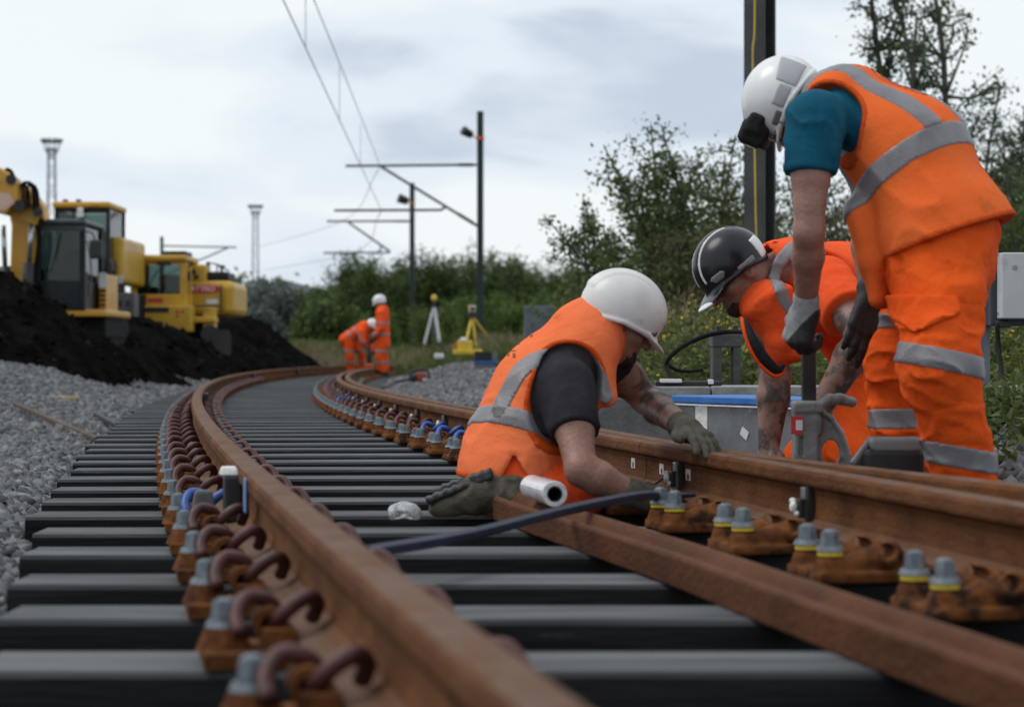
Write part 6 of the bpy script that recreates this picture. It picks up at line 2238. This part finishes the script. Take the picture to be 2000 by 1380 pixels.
# ---- case with grey lid in front of the far boot
YC = 6.02
cs = empty('tool_case', tuple(V(1745, 940, YC)), 'black tool case with a grey lid beside the bent worker\'s boot', 'case')
MB().box(V(1742, 920, YC), (.17, .10, .13)).build('body', M_blk, cs, bevel=.015)
def lidf(P):
    c = V(1748, 868, YC).astype(np.float32)
    q = P - c
    d = sd_box(q, (0, 0, 0), EYE3, (.078, .045, .022), .012)
    return smax(d, np.abs(q[:, 0]) + .6 * (-q[:, 2]) - .078, .006)
link('lid', sdf_mesh('lid', lidf, V(1680, 905, YC) - (0, .08, 0), V(1815, 830, YC) + (0, .08, 0), .005), mat('grey_lid_plastic', (.15, .15, .16), (.22, .22, .23), rough=.45), cs, smooth=True)
MB().bar(V(1664, 905, YC), V(1696, 862, YC), .03, .014).build('handle', mat('grey_lid_plastic', (.15, .15, .16)), cs, bevel=.004)
MB().bar(V(1668, 925, YC + .01), V(1700, 872, YC + .01), .05, .03).build('handle_mount', M_blk, cs, bevel=.004)

# ---- blue-lidded grey box behind the rail
M_conc = mat('grey_concrete', (.20, .20, .195), (.31, .31, .30), rough=.9, scale=7, bump=.5, bscale=50, spots=((.13, .13, .125), 5, .6))
M_boxg = mat('scuffed_grey_box', (.12, .128, .136), (.195, .203, .212), rough=.7, scale=6, spots=((.34, .34, .34), 9, .62), bump=.2, bscale=60)
M_blue = mat('blue_painted_lid', (.012, .10, .36), (.02, .15, .46), rough=.5, scale=8, spots=((.10, .25, .50), 10, .62))
a0, a1 = np.array([.685, 8.95, 0]), np.array([1.20, 8.05, 0])
dx = (a1 - a0) / np.linalg.norm(a1 - a0)
nb_ = np.array([-dx[1], dx[0], 0])
nb_ = nb_ if nb_[1] > 0 else -nb_
Rb = np.stack([dx, nb_, (0, 0, 1)], 1)
Lb = float(np.linalg.norm(a1 - a0))
mid = (a0 + a1) / 2 + nb_ * .17
bb = empty('storage_box', (float(mid[0]), float(mid[1]), 0), 'scuffed grey box with a bright blue lid behind the crouching worker\'s arm', 'box')
MB().box(mid + (0, 0, .12), (Lb, .34, .30), Rb).build('body', M_boxg, bb, bevel=.008)
MB().box(mid + (0, 0, .289), (Lb + .02, .37, .030), Rb).build('lid', M_blue, bb, bevel=.006)
MB().box(mid - nb_ * .188 + (0, 0, .268), (Lb + .01, .006, .006), Rb).build('lid_seam', M_putty, bb)
pw = a0 + dx * .20 - nb_ * .002
MB().box(pw + (0, 0, .205), (.085, .003, .125), Rb).build('white_paint_patch', M_putty, bb)
MB().box(a0 + dx * .50 - nb_ * .002 + (0, 0, .16), (.05, .003, .035), np.array(Rb @ np.array(Matrix.Rotation(.5, 3, 'Y')))).build('label', M_white, bb)

# ---- cable trough with concrete lids
for k in range(9):
    x = .70 + k * .46
    yb = 10.1 - .02 * k
    t = MB().box((x, yb, .305 + random.uniform(-.003, .004)), (.452, .42, .045), np.array(Matrix.Rotation(random.uniform(-.012, .012), 3, 'Z'))).build('concrete_slab', M_conc, bevel=.006)
    tag(t, 'pale concrete lid slab in the row along the cable trough', 'slab', 'trough lid slabs')
tag(MB().box((2.5, 10.06, .125), (4.3, .36, .30)).build('cable_trough', mat('dark_concrete', (.10, .10, .10), (.17, .17, .165), rough=.9, scale=8, bump=.4, bscale=50), bevel=.01), 'dark concrete cable trough under the row of slabs', 'trough')

# ---- concrete frame with its cable
YF = 11.2
cf0 = V(1420, 760, YF)
fr = empty('concrete_frame', (float(cf0[0]), YF, float(ground_z(cf0[0], YF))), 'dark concrete doorway-shaped frame with two bolts behind the slabs', 'frame')
M_dconc = mat('wet_dark_concrete', (.045, .045, .043), (.095, .095, .09), rough=.85, scale=6, bump=.4, bscale=40)
PB(1391, 1449, 652, 678, YF, .16).build('lintel', M_dconc, fr, bevel=.008)
PB(1392, 1410, 678, 770, YF + .005, .15).build('leg', M_dconc, fr, bevel=.006)
PB(1432, 1447, 678, 770, YF + .005, .15).build('leg', M_dconc, fr, bevel=.006)
for px in (1404, 1437):
    PB(px - 5, px + 5, 636, 652, YF + .05, .06).build('bolt', M_dark, fr, bevel=.004)
    PB(px - 9, px + 9, 645, 651.5, YF + .03, .1).build('washer_plate', M_dconc, fr, bevel=.003)
YK = 10.75
tag(MB().tube(smooth_path([V(1450, 648, YK + .2), V(1420, 648, YK), V(1380, 655, YK), V(1335, 675, YK), V(1306, 700, YK), V(1303, 718, YK), V(1318, 745, YK - .1), V(1330, 752, YK - .2)], 6), .0125, 8).build('black_cable', M_rubber, smooth=True), 'thick black cable looping from the concrete frame down to the slabs', 'cable')
tag(MB().tube(smooth_path([V(1304, 712, YK + .03), V(1322, 722, YK + .03), V(1345, 725, YK + .05), V(1372, 722, YK + .1)], 6), .009, 8).build('black_cable', M_rubber, smooth=True), 'thin black cable branching off the thick cable loop', 'cable')
tr_ = empty('rail_clamp', (float(V(1345, 750, 10.2)[0]), 10.2, .33), 'flat black clamp with two white plates lying on the slabs', 'clamp')
PB(1280, 1410, 744, 754, 10.0, .10).build('bar', M_blk, tr_, bevel=.006)
PB(1290, 1332, 740, 747, 9.97, .06).build('white_plate', M_white, tr_, bevel=.003)
PB(1384, 1394, 741, 750, 9.97, .06).build('white_plate', M_white, tr_, bevel=.003)

# ---- grey cabinet on a steel post
YB = 9.5
M_cabinet = mat('light_grey_enamel', (.44, .45, .46), (.52, .53, .54), rough=.45, scale=2, spots=((.36, .37, .38), 4, .62))
M_cabside = mat('slate_grey_enamel', (.035, .042, .052), (.055, .063, .075), rough=.5, scale=3)
M_galv = mat('galvanised_steel', (.12, .14, .16), (.19, .21, .24), rough=.5, metal=.4, scale=5, spots=((.08, .09, .10), 8, .6))
cb = empty('control_cabinet', tuple(V(1990, 780, YB)), 'light grey control cabinet on a galvanised post past the bent worker', 'cabinet')
PB(1957, 2075, 493, 622, YB, .10).build('door', M_cabinet, cb, bevel=.006)
PB(1934, 2080, 500, 636, YB + .104, .16).build('housing', M_cabside, cb, bevel=.006)
MB().cyl(V(1983, 522, YB - .006), V(1983, 522, YB + .001), .011, n=14).build('lock', M_steel, cb)
PB(1904, 1934, 440, 778, YB + .22, .05).build('post', M_galv, cb, bevel=.004)
PB(1912, 1916, 440, 778, YB + .205, .014).build('post_rib', M_galv, cb)
for yy in (548, 596):
    MB().cyl(V(1928, yy, YB + .21), V(1928, yy, YB + .19), .010, n=8).build('bolt', M_steel, cb)
for q in ((1950, 496), (1951, 612)):
    MB().cyl(V(*q, YB + .10), V(*q, YB + .06), .008, n=8).build('hinge_pin', M_steel, cb)
PB(1948, 1975, 626, 640, YB + .05, .06).build('cable_gland', M_blk, cb, bevel=.005)
tag(MB().tube(smooth_path([V(1947, 632, YB + .05), V(1952, 690, YB), V(1960, 750, YB - .3), V(1968, 790, YB - .8), V(1972, 815, YB - 1.2)], 6), .011, 8).build('black_cable', M_rubber, smooth=True), 'black cable hanging from the grey cabinet to the coil below', 'cable')
co = []
for k in range(90):
    a = 2 * math.pi * k / 18
    c = V(2005, 822, 8.1)
    co.append(c + np.array([(.088 + .006 * math.sin(k * .9)) * math.cos(a), .05 * math.sin(a), .062 * math.sin(a) + .004 * (k // 18) - .006]))
tag(MB().tube(co, .0075, 6).build('cable_coil', M_rubber, smooth=True), 'coil of black cable on the ballast under the grey cabinet', 'coil')

# ---- survey tripods and cases
M_alu = mat('pale_aluminium', (.42, .44, .46), (.55, .57, .58), rough=.4, metal=.4)
M_tyel = mat('survey_yellow', (.60, .40, .02), (.72, .50, .04), rough=.5)
YT = 52
tp1 = empty('survey_tripod', tuple(gp(848, YT)), 'silver survey tripod topped by a yellow prism', 'tripod')
for q in ((829, 672), (858, 668), (846, 664)):
    MB().bar(V(848, 598, YT), V(*q, YT + (1.0 if q[0] == 846 else -.2)), .07 if q[0] == 858 else .045, .05).build('leg', M_alu, tp1)
MB().cyl(V(848, 600, YT), V(848, 586, YT), .05, n=10).build('head', M_blk, tp1)
MB().ball(V(848, 582, YT), (.075, .075, .09), 10, 7).build('prism', M_tyel, tp1, smooth=True)
YT2 = 50
tp2 = empty('survey_tripod', tuple(gp(920, YT2)), 'yellow survey tripod carrying a total station', 'tripod')
for q, d_ in (((905, 692), -.3), ((950, 655), .6), ((932, 690), -.2)):
    MB().bar(V(922, 618, YT2), V(*q, YT2 + d_), .055, .045).build('leg', M_tyel, tp2)
MB().cyl(V(922, 620, YT2), V(922, 612, YT2), .11, n=12).build('head', M_dark, tp2)
MB().box(V(922, 603, YT2), (.17, .14, .17)).build('instrument', mat('instrument_cream', (.48, .40, .26), (.55, .48, .33), rough=.5), tp2, bevel=.02)
MB().cyl(V(923, 603, YT2 - .07), V(923, 603, YT2 - .13), .045, n=12).build('lens', M_dark, tp2)
YQ = 44
q0 = empty('equipment_case', tuple(gp(908, YQ)), 'bright yellow equipment case with an open lid at the yellow tripod', 'case')
PB(893, 922, 664, 692, YQ, .35).build('body', M_tyel, q0, bevel=.02)
PB(884, 942, 682, 692, YQ - .25, .2).build('open_lid', M_tyel, q0, bevel=.02)
MB().ball(V(905, 664, YQ), (.08, .06, .06), 8, 5).build('white_rag', M_white, q0, smooth=True)
YX = 29
q1 = empty('black_crate', tuple(gp(945, YX)), 'open black crate on a blue-rimmed grey bin beyond the kneeling worker', 'crate')
PB(927, 960, 686, 704, YX, .3).build('body', M_blk, q1, bevel=.008)
PB(960, 972, 687, 705, YX + .02, .28).build('end_panel', M_boxg, q1, bevel=.004)
q2 = empty('grey_bin', tuple(gp(945, YX, 0)), 'grey bin with a blue rim carrying the open black crate', 'bin')
PB(926, 968, 710, 745, YX, .3).build('body', M_boxg, q2, bevel=.008)
PB(925, 969, 704.5, 710, YX - .01, .32).build('rim', M_blue, q2, bevel=.004)
YS = 29.5
sw = empty('disc_saw', tuple(gp(815, YS)), 'red and black petrol saw lying on the ballast', 'saw')
PB(812, 832, 727, 746, YS, .2).build('engine', mat('saw_red', (.30, .045, .03), (.4, .07, .045), rough=.5), sw, bevel=.03)
PB(800, 814, 731, 745, YS - .03, .2).build('guard', M_blk, sw, bevel=.03)
MB().tube(smooth_path([V(801, 742, YS), V(802, 727, YS), V(812, 722, YS), V(834, 723, YS), V(838, 735, YS), V(837, 748, YS)], 5), .016, 7).build('handle', M_blk, sw, smooth=True)
MB().bar(V(802, 740, YS), V(770, 745, YS - .4), .09, .03).bar(V(770, 745, YS - .4), V(752, 756, YS - .8), .07, .025).build('bar', M_dark, sw)
MB().box(V(829, 741, YS - .01), (.04, .02, .04)).build('fuel_cap', M_white, sw)
tag(PB(1024, 1085, 597, 660, 30, .4).build('grey_cabinet', M_galv, bevel=.01), 'pale grey metal cabinet half hidden by the kneeling worker\'s back', 'cabinet')
for (px, py, Y, lab) in ((568, 676, 72, 'small orange marker by the silvery bushes'), (893, 678, 50, 'small orange marker lamp beside the yellow case')):
    m_ = empty('orange_marker', tuple(gp(px, Y)), lab, 'marker')
    MB().cyl(np.array(gp(px, Y)), V(px, py + 2, Y), .05, .04, 8).build('post', M_dark, m_)
    MB().ball(V(px, py, Y), (.11, .09, .09), 10, 6).build('top', M_orgp, m_, smooth=True)
tag(PB(848, 866, 690, 700, 40, .3).build('battery_box', M_white, bevel=.02), 'small white battery box on the ballast below the silver tripod', 'box')
# far rails crossing behind
for k, off in enumerate((0, 1.5)):
    fn = lambda y_: -6.0 + 0 * np.asarray(y_)
    mbx = MB()
    a, b = np.array([-16.0, 88 + off * 3, .14]), np.array([-5.4, 82 + off * 3, .14])
    mbx.prism([(-.07, 0), (.07, 0), (.02, .03), (.02, .11), (.035, .12), (.035, .16), (-.035, .16), (-.035, .12), (-.02, .11), (-.02, .03)], a, b)
    tag(mbx.build('far_rail', M_rail), 'rusty rail of the far siding below the silvery bushes', 'rail', 'rails of the far siding')

# ================================================================= the two distant workers
def far_worker(label, J, face, Yb, helm_up):
    P_ = {k: V(v[0], v[1], v[2] if len(v) > 2 else Yb) for k, v in J.items()}
    root = empty('person', (float(P_['la'][0]), Yb, 0), label, 'person')
    s = _n((face[1], -face[0], 0)) if abs(face[0]) + abs(face[1]) > 0 else _n((0, 1, 0))
    A = ortho(face, helm_up)
    N, Pc, hc = P_['n'], P_['p'], P_['h']
    head = head_fn(hc, A)
    arms = (('ls', 'le', 'lw'), ('rs', 're', 'rw')); legs = (('lh', 'lk', 'la'), ('rh', 'rk', 'ra'))

    def body(P):
        d = smin(head(P), sd_cone(P, hc - A[2] * .06, N, .055, .07), .04)
        d = smin(d, sd_ecap(P, N, Pc, s, .15, .10, .15, .11), .05)
        for a, b, c in arms:
            d = smin(d, np.minimum(sd_cone(P, P_[a], P_[b], .055, .042), sd_cone(P, P_[b], P_[c], .042, .03)), .03)
            hf = P_[c] + (P_[c] - P_[b]) / np.linalg.norm(P_[c] - P_[b]) * .09
            d = smin(d, sd_cone(P, P_[c], hf, .035, .028), .02)
        for a, b, c in legs:
            d = smin(d, np.minimum(sd_cone(P, P_[a], P_[b], .08, .055), sd_cone(P, P_[b], P_[c], .055, .04)), .03)
        return d
    lo, hi = bounds(list(P_.values()), .25)
    lo[2] = -.1
    link('body', sdf_mesh('body', body, lo, hi, .014), M_skin, root, smooth=True)

    def jacket(P):
        d = sd_ecap(P, N - (N - Pc) * .06, Pc - (N - Pc) * .18, s, .20, .135, .20, .155)
        for a, b, c in arms:
            d = smin(d, np.minimum(sd_cone(P, P_[a], P_[b], .085, .07), sd_cone(P, P_[b], P_[c], .07, .055)), .04)
        return d + wr(P, 7, .012, 40)
    jk_ = link('jacket', sdf_mesh('jacket', jacket, lo, hi, .014), M_orange2, root, smooth=True)
    t = _n(N - Pc); L_ = float((N - Pc) @ t)
    tor = lambda P: sd_ecap(P, N - (N - Pc) * .06, Pc - (N - Pc) * .18, s, .205, .14, .205, .16) + wr(P, 7, .012, 40)
    for f_ in (.12, .5):
        link('reflective_band', sdf_mesh('band', lambda P: np.maximum(np.minimum(jacket(P), 9) - .006, np.abs((P - Pc) @ t - L_ * f_) - .026), lo, hi, .012), M_reflect, jk_, smooth=True)

    def trousers(P):
        d = sd_ecap(P, Pc, (P_['lh'] + P_['rh']) / 2, s, .165, .14, .17, .14)
        for a, b, c in legs:
            d = smin(d, np.minimum(sd_cone(P, P_[a], P_[b], .11, .09), sd_cone(P, P_[b], P_[c], .09, .08)), .04)
        return smax(d + wr(P, 7, .015, 44), .10 - P[:, 2], .01)
    tr = link('trousers', sdf_mesh('trousers', trousers, lo, hi, .014), M_trouser, root, smooth=True)
    for z in (.52, .30):
        link('reflective_band', sdf_mesh('band', lambda P: np.maximum(trousers(P) - .006, np.abs(P[:, 2] - z) - .028), lo, hi, .012), M_reflect, tr, smooth=True)
    for c in ('la', 'ra'):
        an = np.array([P_[c][0], P_[c][1], .118])
        link('boot', sdf_mesh('boot', boot_fn(an, (face[0], face[1], 0), (0, 0, 1)), an - .26, an + .26, .014), M_bootb, root, smooth=True)
    for c, b in (('lw', 'le'), ('rw', 're')):
        dr = (P_[c] - P_[b]) / np.linalg.norm(P_[c] - P_[b])
        gl, gpnts = hand_fn(P_[c], dr, (0, -1, .2), curl=.6, fat=1.2, size=1.1)
        glo, ghi = bounds(gpnts, .05)
        link('glove', sdf_mesh('glove', gl, glo, ghi, .010), M_gloveb, root, smooth=True)
    helmet_parts(root, hc, A, M_helmetw, 'ridge')


far_worker('distant person in orange bending down over the rail', dict(h=(727, 637, 44.0), n=(713, 638), p=(682, 660), ls=(706, 648, 43.8), le=(708, 668, 43.75), lw=(722, 682, 43.8), rs=(712, 642, 44.2), re=(716, 664, 44.2), rw=(728, 680, 44.2),
           lh=(680, 664, 43.9), lk=(683, 694, 43.85), la=(686, 722, 43.9), rh=(684, 664, 44.1), rk=(706, 690, 44.2), ra=(708, 724, 44.3)), (.8, -.1, -.5), 44, (.6, 0, .8))
far_worker('distant person in orange standing with folded hands watching the one bending down', dict(h=(741, 590, 43.0), n=(747, 604), p=(747, 660), ls=(745, 611, 42.82), le=(746, 640, 42.75), lw=(733, 655, 42.8), rs=(747, 611, 43.2), re=(744, 640, 43.25), rw=(731, 655, 43.1),
           lh=(746, 664, 42.9), lk=(741, 697, 42.85), la=(746, 727, 42.9), rh=(748, 664, 43.1), rk=(749, 697, 43.1), ra=(752, 727, 43.15)), (-.93, .1, -.32), 43, (-.3, 0, .95))
rd = empty('rail_drill', (float(V(722, 720, 43.6)[0]), 43.6, .19), 'black rail drill standing on the rail between the two distant workers', 'drill')
PB(716, 726, 690, 712, 43.6, .2).build('body', M_blk, rd, bevel=.02)
MB().bar(V(721, 692, 43.7), V(722, 668, 43.7), .035, .035).build('handle_post', M_dark, rd)
MB().bar(V(714, 670, 43.7), V(730, 669, 43.7), .03, .03).build('handle_bar', M_dark, rd)
PB(713, 728, 710, 716, 43.55, .25).build('foot', M_orgp, rd, bevel=.01)
